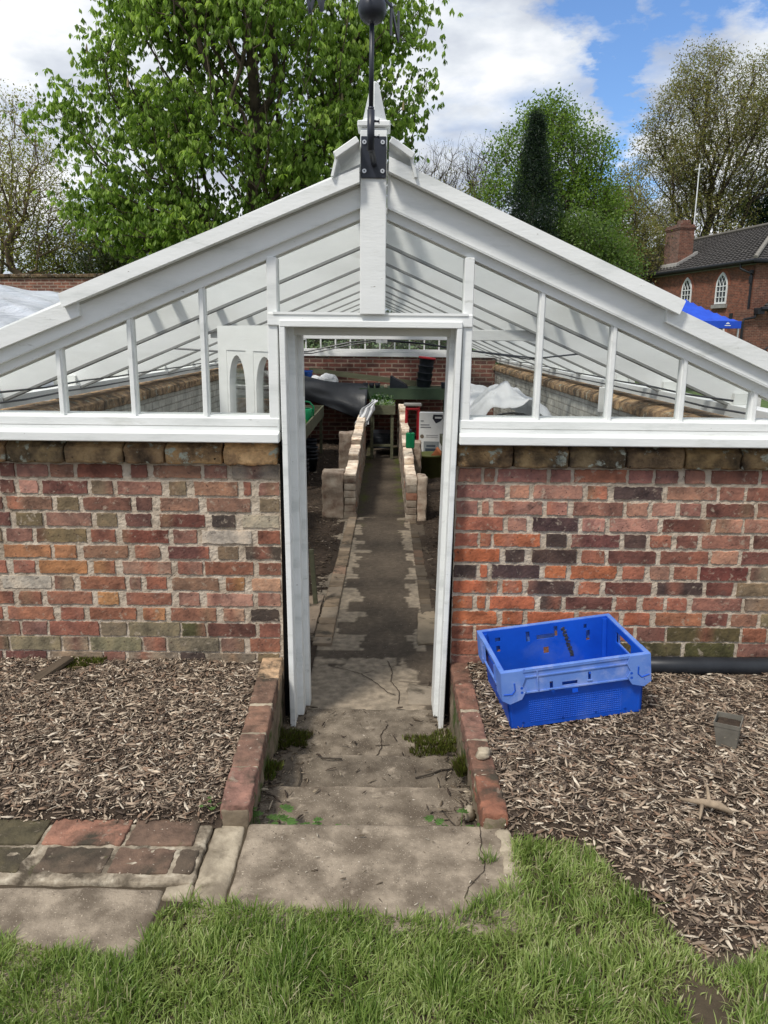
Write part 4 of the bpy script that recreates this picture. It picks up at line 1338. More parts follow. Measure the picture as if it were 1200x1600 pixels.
def in_lumps(lumps, n, seed, shell=0.45, gap=0.0, gs=1.0):
    """points in a union of ellipsoids (cx,cy,cz,rx,ry,rz[,weight])"""
    r = np.random.default_rng(seed); out = []
    wt = np.array([l[3] * l[4] * l[5] * (l[6] if len(l) > 6 else 1) for l in lumps]); wt /= wt.sum()
    while len(out) < n:
        l = lumps[r.choice(len(lumps), p=wt)]
        d = r.normal(0, 1, 3); d /= np.linalg.norm(d)
        rr = (shell + (1 - shell) * r.random()) ** (1 / 2.2) if r.random() < .75 else r.random() ** (1 / 3)
        p = np.array(l[:3]) + d * rr * np.array(l[3:6])
        if gap and nz(p[0], p[1], p[2], gs) < -gap: continue
        out.append(p)
    return np.array(out)


def leaves(name, P, N, size, cols, parent, seed, mode='leaf', spread=.3, aspect=.55, drop=0.0, center=None):
    """N leaves per point"""
    r = np.random.default_rng(seed)
    n = len(P) * N
    C0 = np.repeat(P, N, axis=0) + r.normal(0, spread, (n, 3))
    sz = size * (.6 + .8 * r.random(n))
    a = r.normal(0, 1, (n, 3)); a[:, 2] -= drop
    a /= np.linalg.norm(a, axis=1, keepdims=True)
    q = r.normal(0, 1, (n, 3)); q[:, 2] += .8 * (drop == 0)
    b = np.cross(a, q); b /= np.linalg.norm(b, axis=1, keepdims=True)
    nn = np.cross(a, b)
    h = aspect / 2
    V = np.zeros((n, 4, 3))
    s = sz[:, None]
    V[:, 0] = C0; V[:, 1] = C0 + a * s * .45 + b * s * h + nn * s * .06; V[:, 2] = C0 + a * s - nn * s * .05; V[:, 3] = C0 + a * s * .45 - b * s * h + nn * s * .06
    F = np.arange(n * 4).reshape(-1, 4)
    cols = np.array(cols)
    # tone varies by clump (a tip keeps its tone) and by leaf
    ct = np.repeat(r.random(len(P)), N) * .6 + r.random(n) * .4
    ci = np.clip((ct * len(cols)).astype(int), 0, len(cols) - 1)
    cc = cols[ci] * (.8 + .4 * r.random((n, 1)))
    return np_mesh(name, V.reshape(-1, 3), F, leafm, cols=np.repeat(cc, 4, axis=0), parent=parent)


def palmate(name, P, N, size, cols, parent, seed, spread=.3):
    """hanging hands of five to seven leaflets"""
    r = np.random.default_rng(seed)
    n = len(P) * N
    C0 = np.repeat(P, N, axis=0) + r.normal(0, spread, (n, 3)) * np.array([1, 1, .6])
    out = []; k = 6
    az0 = r.random(n) * 6.28
    tiltx = r.normal(0, .30, (n, 3)); S = size * (.65 + .6 * r.random(n))
    V = np.zeros((n, k, 6, 3))
    for j in range(k):
        az = az0 + j * 2 * np.pi / k + r.normal(0, .2, n)
        dr = 1.15 + r.normal(0, .22, n)                # droop angle below horizontal
        a = np.stack([np.cos(az) * np.cos(dr), np.sin(az) * np.cos(dr), -np.sin(dr)], -1) + tiltx
        a /= np.linalg.norm(a, axis=1, keepdims=True)
        sd = np.stack([-np.sin(az), np.cos(az), np.zeros(n)], -1)
        sd = sd - a * (sd * a).sum(1, keepdims=True); sd /= np.linalg.norm(sd, axis=1, keepdims=True)
        nn = np.cross(a, sd)
        s = (S * (.8 + .35 * r.random(n)))[:, None]
        V[:, j, 0] = C0 + a * s * .04
        V[:, j, 1] = C0 + a * s * .62 + sd * s * .17 + nn * s * .05
        V[:, j, 2] = C0 + a * s * 1.0 - nn * s * .12
        V[:, j, 3] = C0 + a * s * .62 - sd * s * .17 + nn * s * .05
        V[:, j, 4] = C0 + a * s * .62 - nn * s * .03
        V[:, j, 5] = V[:, j, 4]
    F = np.array([(0, 1, 2, 4), (0, 4, 2, 3)])
    F = (np.arange(n * k)[:, None, None] * 6 + F[None]).reshape(-1, 4)
    cols = np.array(cols)
    ct = np.repeat(r.random(len(P)), N) * .55 + r.random(n) * .45
    cc = cols[np.clip((ct * len(cols)).astype(int), 0, len(cols) - 1)] * (.82 + .36 * r.random((n, 1)))
    return np_mesh(name, V.reshape(-1, 3), F, leafm, cols=np.repeat(cc, k * 6, axis=0), parent=parent)


def tree(name, base, label, lumps, ntips, trunk_h, r0, rmax, leaf, seed, bf=.35, shell=.45, gap=0.0, gs=.5, step=.5, min_r=0.0, wcol=(1, 1, 1), group=None, cat='tree', wob=.14, zg=0, rpow=.5, lean=(0, 0), twigs=0, twl=.5):
    root = empty(name, (base[0], base[1], zg), label, cat, group)
    L = [(l[0] - base[0], l[1] - base[1], l[2] - zg) + tuple(l[3:]) for l in lumps]
    tips = in_lumps(L, ntips, seed, shell, gap, gs)
    m = 9
    trunk = [(lean[0] * (i / (m - 1)) + .06 * math.sin(i * 1.7 + seed), lean[1] * (i / (m - 1)) + .05 * math.sin(i * 1.1), trunk_h * i / (m - 1)) for i in range(m)]
    A, par, tn = grow(tips, trunk, bf + .22, seed, step, wob)
    if twigs:
        rr = np.random.default_rng(seed + 90)
        A = list(A); par = list(par); t2 = []
        for t in tn:
            d0 = A[t] - A[par[t]]; d0 = d0 / (np.linalg.norm(d0) + 1e-6)
            for k in range(twigs):
                d = d0 + rr.normal(0, .55, 3) + np.array([0, 0, .25]); d /= np.linalg.norm(d)
                l = twl * (.5 + rr.random())
                A.append(A[t] + d * l * .5 + rr.normal(0, .03, 3)); par.append(t)
                A.append(A[t] + d * l + rr.normal(0, .05, 3)); par.append(len(A) - 2); t2.append(len(A) - 1)
        A = np.array(A); par = np.array(par); tn = np.array(t2)
    wood_mesh('trunk', A, par, tn, r0, rmax, bark, root, rpow=rpow, col=wcol, min_r=min_r)
    if leaf: leaf(A, tn, root)
    return root


G_CH = [(.09, .155, .022), (.14, .23, .036), (.21, .32, .055), (.28, .40, .080), (.36, .47, .115)]
# horse chestnut close behind the greenhouse
def ch_leaf(A, tn, root):
    r = np.random.default_rng(3)
    P = A[tn]
    palmate('crown', P, 11, .165, G_CH, root, 5, spread=.25)
    # flower candles
    b = MB(); b.tube([(0, 0, 0), (0, 0, .09), (.01, 0, .20)], [.032, .028, .008], 5, col=(.28, .23, .13), cap=False)
    c0 = b.build('flower_candle', chipm, root)
    for n_, i in enumerate(r.choice(len(P), 90, replace=False)):
        c = c0 if n_ == 0 else c0.copy()
        if n_: sc.collection.objects.link(c); c.parent = root
        c.location = P[i] + np.array([r.normal(0, .2), r.normal(0, .2), .12])


tree('chestnut_tree', (-3.3, 20.5), 'large horse chestnut in full drooping leaf behind the greenhouse roof',
     [(-3.2, 20.5, 8.2, 3.7, 3.4, 4.2, 1.0), (-3.4, 20.5, 12.0, 3.4, 3.2, 3.5, .7), (-6.3, 20.3, 6.4, 1.8, 1.8, 1.9, 1.2), (-.3, 20.3, 7.6, 1.5, 1.8, 2.0, 1.1),
      (-5.9, 20.0, 4.5, 1.9, 1.8, 1.0, 1.2), (-4.3, 20, 4.0, 2.2, 2.0, .8, 1.0), (-1.3, 20, 5.3, 1.7, 1.8, 1.4), (-5.6, 20.3, 8.0, 1.2, 1.5, 1.5), (.35, 20, 9.3, .9, 1.2, 1.5), (-5.2, 20.2, 10.2, 1.6, 1.6, 1.6), (-7.9, 20, 6.6, .8, .8, .6, 1.6), (-7.2, 20, 4.6, 1.0, 1.0, .6, 1.4)],
     2500, 9.0, .0060, .19, ch_leaf, 4, bf=.30, shell=.26, gap=.26, gs=.6, step=.6, wob=.15, wcol=(1.3, 1.2, 1.1))


def sim_leaf(size, N, cols, spread, seed, aspect=.6, drop=0):
    def f(A, tn, root):
        leaves('crown', A[tn], N, size, cols, root, seed, spread=spread, aspect=aspect, drop=drop)
    return f


BUD = [(.20, .20, .05), (.26, .27, .065), (.32, .32, .09), (.24, .17, .08)]
YEL = [(.17, .20, .03), (.25, .28, .05), (.32, .34, .08)]
tree('budding_tree', (-12.6, 28), 'tall thin tree coming into bud at the far left',
     [(-12.7, 28, 7.2, 1.4, 1.5, 2.2), (-11.9, 28, 6.0, 1.2, 1.3, 1.8), (-13.4, 28, 6.4, 1.6, 1.6, 2.0), (-11.3, 28, 5.0, .9, 1, 1.0), (-12.4, 28, 4.4, 1.5, 1.5, .9)],
     420, 3.5, .0035, .13, sim_leaf(.08, 8, BUD, .16, 21), 6, bf=.3, shell=.2, step=.4, rpow=.52, lean=(-.2, 0), twigs=3, twl=.5, wcol=(2, 1.8, 1.5))
tree('budding_tree', (-14.6, 30), 'dark forked tree cut by the left edge of the photo',
     [(-14.9, 30, 6.4, 1.3, 1.5, 2.5), (-14.0, 30, 5.2, 1, 1, 1.4)],
     260, 3.5, .0035, .13, sim_leaf(.075, 4, BUD, .14, 22), 7, bf=.3, shell=.2, step=.4, rpow=.52, twigs=3, twl=.5, wcol=(1.5, 1.4, 1.2))
tree('budding_tree', (-9.6, 29), 'yellowish budding tree between the tall thin tree and the chestnut',
     [(-9.6, 29, 4.9, 2.0, 1.5, 1.4), (-11.6, 29.5, 4.1, 2.2, 1.6, .9), (-8.2, 29, 4.3, 1.3, 1.3, 1.3)],
     500, 3.2, .0035, .11, sim_leaf(.09, 9, YEL + BUD, .18, 23), 8, bf=.3, shell=.15, step=.4, twigs=3, twl=.4)
tree('evergreen_shrub', (-9.3, 26), 'dark evergreen shrub against the far brick wall at the left',
     [(-9.25, 26, 3.5, .75, .8, 1.0), (-8.6, 26, 3.7, .6, .7, .8)],
     160, 2.6, .010, .08, sim_leaf(.09, 42, [(.018, .030, .010), (.035, .05, .014), (.06, .075, .02)], .20, 24), 9, cat='shrub', shell=.1)
hedge_root = tree('hedge_tree', (-11.5, 32), 'low yellow green scrub filling the left background behind the far wall',
     [(-14, 32, 2.9, 3.4, 1.5, 1.3), (-9, 32.5, 3.1, 3.2, 1.5, 1.3), (-5.5, 33, 3.0, 2.6, 1.5, 1.2)],
     420, 2.0, .010, .12, sim_leaf(.13, 26, [(.10, .12, .03), (.16, .19, .04), (.23, .25, .07)], .35, 25), 10, cat='shrub', shell=.1)

# centre and right background
tree('bare_tree', (2.7, 38), 'leafless tree rising over the right roof slope beside the chestnut',
     [(2.9, 38, 8.4, 2.0, 1.5, 1.6), (2.3, 38, 7.6, 1.3, 1.5, 1.4), (1.3, 38, 7.9, 1.2, 1.2, 1.4)],
     300, 5.0, .0042, .13, sim_leaf(.06, 1, BUD, .1, 31), 11, bf=.3, shell=.2, step=.5, rpow=.50, twigs=4, twl=.6)
tree('bare_tree', (5.4, 42), 'slender leafless tree between the conifer and the chestnut',
     [(5.0, 42, 9.3, 1.3, 1.3, 1.9), (4.4, 42, 8.2, 1.3, 1.3, 1.3)],
     200, 6.0, .0042, .11, sim_leaf(.06, 1, BUD, .1, 32), 12, bf=.3, shell=.2, step=.5, rpow=.50, twigs=4, twl=.6)
OAKC = [(.17, .15, .06), (.22, .19, .075), (.25, .24, .085), (.18, .20, .065), (.26, .21, .11)]
tree('young_oak', (3.9, 36), 'small brownish tree just above the right roof slope',
     [(3.3, 36, 6.6, .9, 1.0, .9), (3.9, 36, 7.0, .45, .6, 1.4), (4.5, 36, 6.0, 1.2, 1.0, 1.2), (2.5, 36, 7.2, .8, .8, 1.0)],
     320, 5.0, .009, .12, sim_leaf(.10, 22, OAKC + [(.06, .09, .03)], .25, 33), 13, shell=.1, cat='tree')
BE = [(.08, .14, .024), (.12, .20, .032), (.17, .26, .046), (.23, .33, .07)]
tree('beech_tree', (7.6, 35), 'bright green spring beech behind the dark conifer',
     [(7.2, 35, 9.0, 1.9, 1.8, 2.0), (5.7, 34.6, 8.3, 1.4, 1.4, 1.7), (8.7, 35, 8.0, 1.2, 1.4, 1.9), (7.6, 34.6, 6.4, 2.3, 1.8, 1.9), (4.7, 34.5, 6.8, 1.0, 1.0, 1.3), (6.6, 35, 10.2, 1.2, 1.1, .9)],
     1050, 6.0, .0045, .18, sim_leaf(.115, 16, BE, .22, 34), 14, shell=.30, gap=.22, gs=.7, step=.5, twigs=2, twl=.35)
tree('beech_tree', (8.4, 30), 'rounded light green small tree below the beech over the roof slope',
     [(7.3, 30, 4.9, 1.3, 1.3, 1.2), (6.5, 30, 5.3, .9, 1.0, .8), (8.3, 30, 4.1, 1.1, 1.2, 1.1), (6.0, 30, 4.8, .7, .8, .7)],
     560, 3.2, .005, .12, sim_leaf(.10, 30, [(.07, .12, .028), (.11, .175, .04), (.17, .24, .07)], .26, 35), 15, shell=.2)
# conifer
def conifer():
    root = empty('conifer', (5.25, 29.5, 0), 'dark blue green conical conifer over the right roof slope', 'tree')
    r = np.random.default_rng(5)
    b = MB(); b.tube([(0, 0, 0), (0, 0, 4), (0, 0, 9.1)], [.16, .10, .02], 8); b.build('trunk', bark, root)
    P = []
    for i in range(1500):
        z = 1.5 + 7.7 * r.random() ** .85
        rad = min(1.35, .235 * (9.35 - z) ** 1.12) + .02
        a = r.random() * 6.28; q = rad * (.45 + .55 * r.random() ** .5) * (.9 + .9 * nz(math.cos(a), math.sin(a), z, 2.3))
        P.append((q * math.cos(a), q * math.sin(a), z))
    P = np.array(P)
    leaves('crown', P, 26, .11, [(.010, .022, .016), (.018, .034, .022), (.030, .052, .030), (.05, .078, .040)], root, 6, spread=.12, aspect=.26, drop=-.5)


conifer()
tree('oak_tree', (20.4, 52), 'huge brown budding oak above the brick house',
     [(20.3, 52, 13.6, 4.2, 3.5, 4.6), (18.0, 52, 11.5, 2.6, 2.6, 3.4), (23.5, 52, 14.5, 3.5, 3, 4.2), (16.4, 51, 8.6, 1.9, 2.0, 2.4), (20.2, 51, 8.4, 3.2, 2.2, 2.2), (19.2, 52, 16.6, 1.8, 2.0, 2.1)],
     1800, 8.0, .0042, .42, sim_leaf(.12, 9, OAKC, .24, 36), 16, bf=.35, shell=.30, gap=.22, gs=.45, step=.7, rpow=.52, wcol=(.8, .75, .7), twigs=4, twl=.65)
tree('oak_tree', (14.2, 47), 'budding brownish oak between the beech and the house chimney',
     [(13.2, 47, 7.2, 2.0, 1.8, 2.6), (14.8, 47, 6.0, 2.2, 1.8, 2.0), (12.2, 47, 5.2, 1.6, 1.6, 1.8), (13.4, 47, 9.4, 1.1, 1.0, 1.4)],
     760, 5.0, .0045, .20, sim_leaf(.12, 9, OAKC, .22, 37), 17, bf=.3, shell=.2, gap=.2, gs=.6, step=.6, rpow=.50, twigs=3, twl=.5)
tree('yew_tree', (25.4, 56), 'dark evergreen tree behind the house roof at the right edge',
     [(25.0, 56, 9.3, 2.2, 1.6, 2.8), (27.5, 56, 10, 3, 2, 3)],
     300, 6.0, .012, .25, sim_leaf(.20, 40, [(.012, .028, .018), (.02, .045, .022), (.035, .06, .03)], .38, 38), 18, shell=.2)
tree('scrub', (10, 58), 'low belt of mixed scrub closing the view behind the trees',
     [(-1, 58, 2.4, 7, 2, 2.6), (9, 59, 3.0, 7, 2, 3.4), (19, 60, 3.6, 6, 2, 3.8), (30, 60, 3.6, 6, 2, 4), (-14, 58, 2.6, 8, 2, 2.8)],
     700, 2.0, .014, .15, sim_leaf(.28, 26, [(.03, .045, .015), (.055, .075, .022), (.085, .09, .035)], .60, 39), 19, cat='shrub', shell=.1)
# planting seen through the far gable
tree('laurel_hedge', (-.6, 16.6), 'dark leafy hedge beyond the far end of the greenhouse',
     [(-2.6, 16.8, .9, 1.6, .6, 1.1), (-.4, 16.6, 1.0, 1.6, .6, 1.1), (1.7, 16.8, .9, 1.6, .6, 1.0)],
     220, 1.0, .008, .05, sim_leaf(.10, 40, [(.018, .035, .010), (.035, .06, .016), (.055, .075, .03), (.07, .05, .03)], .16, 40), 20, cat='hedge', shell=.1)

# ------------------------------------------------------------------ far wall and polytunnel at the left
rt = empty('brick_wall', (-10, 20.5, 0), 'far garden brick wall with dark coping behind the polytunnel', 'wall', rz=R(-9))
b = MB(); b.box(-8, 4.2, 0, .30, 0, 2.95); b.build('brickwork', garden_brick, rt)
b = MB()
x = -8
while x < 4.2:
    b.rough(x, min(x + .6, 4.2), -.06, .36, 2.951, 3.05, seg=.12, amp=.012, freq=4, rnd=.03, col=(.45, .42, .4), seed=x); x += .6
b.build('coping', stone, rt)

poly_m = newmat('polythene')
def mk_poly():
    m, nt, bs = poly_m
    out = nt.nodes['Material Output']
    co = coords(nt)
    n = node(nt, 'ShaderNodeTexNoise', {'Vector': node(nt, 'ShaderNodeMapping', {0: co, 'Scale': (1.0, .35, 2.2), 'Rotation': (.5, .2, .3)}).outputs[0], 'Scale': 2.2, 'Detail': 6.0, 'Roughness': .6, 'Distortion': 1.0})
    c = ramp(nt, n.outputs[0], [(.35, (.50, .54, .60)), (.6, (.74, .78, .84))])
    nt.links.new(c, bs.inputs['Base Color']); bs.inputs['Roughness'].default_value = .28
    bp = node(nt, 'ShaderNodeBump', {'Strength': .8, 'Distance': .08, 'Height': n.outputs[0]})
    nt.links.new(bp.outputs[0], bs.inputs['Normal'])
    tr = node(nt, 'ShaderNodeBsdfTransparent')
    mx = node(nt, 'ShaderNodeMixShader', {0: .12, 1: bs.outputs[0], 2: tr.outputs[0]})
    nt.links.new(mx.outputs[0], out.inputs[0])
mk_poly()
poly_m = poly_m[0]
pt = empty('polytunnel', (-6.3, 9, 0), 'pale plastic covered polytunnel left of the greenhouse roof', 'polytunnel')
b = MB(); vs = []; fs = []
NA, NY = 72, 70
for j in range(NY + 1):
    y = 6.0 + 8.0 * j / NY
    for i in range(NA + 1):
        a = math.pi * i / NA
        rx, rz_ = 3.15, 2.33
        sag = .045 * abs(math.sin((y - 6.0) * math.pi / 1.35)) + .02 * math.sin(i * 1.1 + y * 3) * math.sin(a) + .045 * nz(math.cos(a) * 2, y, math.sin(a), 2.2)
        vs.append((-6.35 - (rx - sag) * math.cos(a), y, (rz_ - sag) * math.sin(a)))
W_ = NA + 1
for j in range(NY):
    for i in range(NA):
        fs.append((j * W_ + i, j * W_ + i + 1, (j + 1) * W_ + i + 1, (j + 1) * W_ + i))
b.add(vs, fs); b.build('cover', poly_m, pt, smooth=True, loc='world')
for k in range(7):
    y = 6.0 + 8.0 * k / 6
    b = MB(); b.tube([(-6.35 - 3.1 * math.cos(math.pi * i / 24), y, 2.27 * math.sin(math.pi * i / 24)) for i in range(25)], .018, 8)
    b.build('hoop', steel, pt, smooth=True, loc='world')

# ------------------------------------------------------------------ brick house
tile_m = newmat('roof_tiles')
def mk_tile():
    m, nt, bs = tile_m
    co = coords(nt)
    n = node(nt, 'ShaderNodeTexNoise', {'Vector': co, 'Scale': 3.0, 'Detail': 8.0, 'Roughness': .7})
    c = ramp(nt, n.outputs[0], [(.3, (.032, .029, .028)), (.6, (.062, .056, .052)), (.8, (.10, .092, .08))])
    n2 = node(nt, 'ShaderNodeTexNoise', {'Vector': co, 'Scale': 9.0, 'Detail': 3.0})
    c = mixc(nt, ramp(nt, n2.outputs[0], [(.72, (0, 0, 0)), (.76, (1, 1, 1))]), c, (.38, .36, .32))
    nt.links.new(c, bs.inputs['Base Color']); bs.inputs['Roughness'].default_value = .85
mk_tile(); tile_m = tile_m[0]
lead = mottle('lead_flashing', [(.3, (.22, .21, .20)), (.7, (.34, .33, .31))], scale=6, rough=.7, bump=.3, attr=True)
pipe_b = mottle('black_pipe_paint', [(.3, (.010, .011, .014)), (.7, (.020, .021, .026))], scale=10, rough=.45, bump=.03)
white_far = mottle('window_paint', [(.3, (.70, .72, .72)), (.7, (.80, .81, .81))], scale=6, rough=.5, bump=0)
dark_glass, _nt, _b = newmat('dark_window_glass')
_b.inputs['Base Color'].default_value = (.012, .016, .02, 1); _b.inputs['Roughness'].default_value = .08
HS = empty('brick_house', (17.0, 37.0, 0), 'red brick house with tiled hipped roof and pointed white windows at the right', 'house', rz=R(10.5))
HL, HW, HE, HRg = 26.0, 7.2, 5.17, 7.35
b = MB(); b.box(0, HW, 0, HL, 0, HE)
b.build('wall', [house_brick_a, house_brick_b], HS)
o = HS.children[-1]
for p in o.data.polygons:
    p.material_index = 1 if abs(p.normal.y) > .5 else 0
# roof: corrugated tile courses as real ridges
b = MB()
def roof_plane(b, P0, P1, Q1, Q0, rows, cols):
    """P0-P1 eaves, Q0-Q1 ridge; stepped tile courses with pan profile"""
    P0, P1, Q0, Q1 = map(Vector, (P0, P1, Q0, Q1))
    n = ((P1 - P0).cross(Q0 - P0)).normalized()
    if n.z < 0: n = -n
    vs = []; fs = []
    for i in range(rows):
        for e in (0, 1):
            v = (i + e) / rows
            lift = .045 * (1 - e)
            A_ = P0.lerp(Q0, v); B_ = P1.lerp(Q1, v)
            for j in range(cols + 1):
                t = j / cols
                p = A_.lerp(B_, t) + n * (lift + .02 * math.cos(j * math.pi) + .01 * nz(j, i, 0, .9))
                vs.append(tuple(p))
    W2 = cols + 1
    for i in range(2 * rows - 1):
        for j in range(cols):
            fs.append((i * W2 + j, i * W2 + j + 1, (i + 1) * W2 + j + 1, (i + 1) * W2 + j))
    b.add(vs, fs)
ov = .28
e0, e1 = -ov, HW + ov
roof_plane(b, (e0, -ov, HE + .02), (e0, HL + ov, HE + .02), (HW / 2, HL - 3.4, HRg), (HW / 2, HW / 2, HRg), 17, 150)
roof_plane(b, (e1, -ov, HE + .02), (e1, HL + ov, HE + .02), (HW / 2, HL - 3.4, HRg), (HW / 2, HW / 2, HRg), 17, 60)
roof_plane(b, (e0, -ov, HE + .02), (e1, -ov, HE + .02), (HW / 2 + .001, HW / 2, HRg), (HW / 2, HW / 2, HRg), 17, 60)
roof_plane(b, (e0, HL + ov, HE + .02), (e1, HL + ov, HE + .02), (HW / 2 + .001, HL - 3.4, HRg), (HW / 2, HL - 3.4, HRg), 17, 40)
b.build('roof', tile_m, HS); roof = HS.children[-1]
b = MB()
b.tube([(e0, -ov, HE + .10), (HW / 2, HW / 2, HRg + .08)], .10, 8, col=(.75, .72, .66)); b.tube([(e1, -ov, HE + .10), (HW / 2, HW / 2, HRg + .08)], .10, 8, col=(.6, .6, .55))
b.tube([(HW / 2, HW / 2, HRg + .08), (HW / 2, HL - 3.4, HRg + .08)], .10, 8, col=(.5, .48, .44))
b.build('ridge_tiles', lead, roof)
# gutters
b = MB()
b.tube([(-ov - .05, HL, HE - .03), (-ov - .05, -ov - .05, HE - .03), (HW + ov, -ov - .05, HE - .03)], .085, 10)
b.box(-ov, -.002, -ov, HL, HE - .12, HE - .02); b.box(-ov, HW, -ov + .001, -.002, HE - .12, HE - .021)
b.build('gutter', pipe_b, HS)
b = MB(); b.box(-.03, -.003, .0, HL, HE - .17, HE - .125); b.build('fascia_band', lead, HS)
# chimney
b = MB(); b.box(.35, 1.20, 7.35, 8.85, 5.2, 7.45); b.box(.32, 1.23, 7.32, 8.88, 7.45, 7.53); b.box(.29, 1.26, 7.29, 8.91, 7.53, 7.62); b.box(.35, 1.20, 7.35, 8.85, 7.62, 7.72)
b.box(.5, 1.0, 7.45, 8.0, 7.72, 7.95)
ch_ = b.build('chimney', [bricktex('chimney_brick', 'YZ', (.22, .10, .075), (.10, .06, .05), (.26, .19, .15), bump=.4), house_brick_b], HS)
for p in ch_.data.polygons:
    p.material_index = 1 if abs(p.normal.y) > .5 else 0
b = MB()
b.prism([(.15, 5.40), (1.45, 6.15), (1.45, 6.33), (.25, 5.66)], 7.22, 8.98); b.build('flashing', lead, HS)


def gothic(parent, u, zb, w, h, x=-.005, front=False):
    """pointed window on the long wall (local x = x, centred on u), w wide, h high"""
    M = Matrix.Translation((x, u, zb)) @ Matrix.Rotation(R(-90), 4, 'Z') if not front else Matrix.Translation((u, x, zb))
    # local: X across, Z up, Y out/in ; -Y faces out
    sp = h * .56
    def arch(hw, top, k=8, zs=sp):
        R_ = [(-hw + 2 * hw * math.cos(math.pi / 3 * i / k), zs + (top - zs) * math.sin(math.pi / 3 * i / k) / math.sin(math.pi / 3)) for i in range(k + 1)]
        return [(-hw, 0), (hw, 0)] + R_ + [(-x_, z_) for x_, z_ in R_[:-1][::-1]]
    o_ = arch(w / 2, h); i_ = arch(w / 2 - .075, h - .11, zs=sp)
    i_ = [(x_, max(z_, .09)) for x_, z_ in i_]
    b = MB(); n = len(o_)
    vs = []
    for P, y in ((o_, -.05), (i_, -.05), (o_, .02), (i_, .02)): vs += [tuple(M @ Vector((a, y, c))) for a, c in P]
    fs = []
    for i in range(n):
        j = (i + 1) % n
        fs += [(i, j, n + j, n + i), (i, 2 * n + i, 2 * n + j, j), (n + i, n + j, 3 * n + j, 3 * n + i)]
    b.add(vs, fs)
    t = .016
    hw = w / 2 - .07
    for xx in (-hw / 3, hw / 3): b.box(xx - t, xx + t, -.045, -.01, .09, sp, M=M)
    for zz in (sp * .38, sp * .70, sp): b.box(-hw, hw, -.046, -.011, zz - t * (1.6 if zz == sp else 1), zz + t, M=M)
    # curved tracery bars
    for s_ in (-1, 1):
        for x0 in (-hw, -hw / 3, hw / 3):
            P = []
            for i in range(8):
                q = i / 7; xx = s_ * (x0 + 1.15 * hw * q ** 1.5); zz = sp + (h - .12 - sp) * .95 * math.sin(q * 1.45)
                lim = (w / 2 - .07) * (1 - ((zz - sp) / (h - .1 - sp)) ** 1.9) if zz < h - .1 else 0
                if abs(xx) <= lim + .02: P.append(tuple(M @ Vector((xx, -.03, zz))))
            if len(P) > 1: b.tube(P, t * .95, 4)
    f = b.build('window', white_far, parent)
    b = MB(); b.prism(i_, -.004, -.001, M=M); b.build('pane', dark_glass, f)
    b = MB(); b.box(-w / 2 - .16, w / 2 + .10, -.12, .02, -.20, -.03, M=M); b.build('sill', lead, f)
    # rubbed brick arch
    b = MB(); oo = arch(w / 2 + .20, h + .22); ii = arch(w / 2 + .003, h + .003)
    vs = []
    for P, y in ((oo[2:], -.012), (ii[2:], -.012)): vs += [tuple(M @ Vector((a, y, c))) for a, c in P]
    k = len(oo[2:]); fs = [(i, i + 1, k + i + 1, k + i) for i in range(k - 1)]
    vs2 = [tuple(M @ Vector((a, .0, c))) for a, c in oo[2:]]
    fs += [(i, 2 * k + i, 2 * k + i + 1, i + 1) for i in range(k - 1)]
    b.add(vs + vs2, fs); b.build('brick_arch', mottle('arch_brick', [(.3, (.20, .075, .045)), (.7, (.33, .12, .075))], scale=14, rough=.9, bump=.2) if 'arch_brick' not in bpy.data.materials else bpy.data.materials['arch_brick'], f)


gothic(HS, 2.45, 3.32, .92, 1.52)
gothic(HS, 5.55, 3.30, .92, 1.50)
gothic(HS, 2.35, 1.00, 1.0, 1.60)
gothic(HS, 9.2, 3.30, .92, 1.50)
b = MB(); b.box(-.02, .01, 1.35, 1.62, 2.45, 2.85); b.build('vent', pipe_b, HS)
# downpipe and the lower front range
b = MB()
b.tube([(-.30, .75, 5.05), (-.28, .72, 4.85), (-.10, .20, 4.62), (-.09, .12, 4.45), (-.09, .10, 2.95)], .055, 8)
b.tube([(-.12, .12, 4.48), (-.12, .12, 4.15)], .085, 8); b.tube([(-.12, .12, 4.75), (-.12, .12, 4.60)], .09, 8)
b.build('downpipe', pipe_b, HS)
b = MB(); b.box(-.85, 7.0, -.62, -.003, 0, 2.98); ext = b.build('extension_wall', house_brick_b, HS)
b = MB(); roof_plane(b, (-.12, -.85, 3.0), (7.2, -.85, 3.0), (7.2, -.01, 4.55), (2.1, -.01, 4.55), 12, 50)
b.build('extension_roof', tile_m, HS)
b = MB(); b.tube([(-.12, -.88, 2.98), (7.2, -.88, 2.98)], .10, 8); b.box(-.3, .05, -.92, -.62, 2.75, 3.02)
b.tube([(-.18, -.72, 2.85), (-.30, -.72, 2.60), (-.80, -.72, 2.52), (-.87, -.72, 2.40), (-.87, -.72, .1)], .055, 8)
b.build('extension_gutter', pipe_b, HS)
b = MB()
for (x0, x1, z0, z1) in ((1.05, 2.15, 1.15, 1.23), (1.05, 2.15, 2.33, 2.41), (1.05, 1.12, 1.23, 2.33), (2.08, 2.15, 1.23, 2.33), (1.39, 1.43, 1.23, 2.33), (1.76, 1.80, 1.23, 2.33), (1.12, 2.08, 1.58, 1.62), (1.12, 2.08, 1.95, 1.99)):
    b.box(x0, x1, -.66 - .001 * (x1 - x0), -.60, z0, z1)
b.box(1.12, 2.08, -.63, -.621, 1.23, 2.33, 1)
w = b.build('window', [white_far, dark_glass], HS)
# aerial pole on the roof
b = MB(); b.tube([(1.4, 7.8, 6.0), (1.4, 7.8, 10.9)], .030, 6); b.tube([(1.15, 7.8, 10.6), (1.65, 7.8, 10.68)], .018, 5)
for k in range(4): b.tube([(1.2 + k * .13, 7.6, 10.6 + k * .02), (1.2 + k * .13, 8.0, 10.6 + k * .02)], .010, 4)
b.build('aerial', white_far, HS)
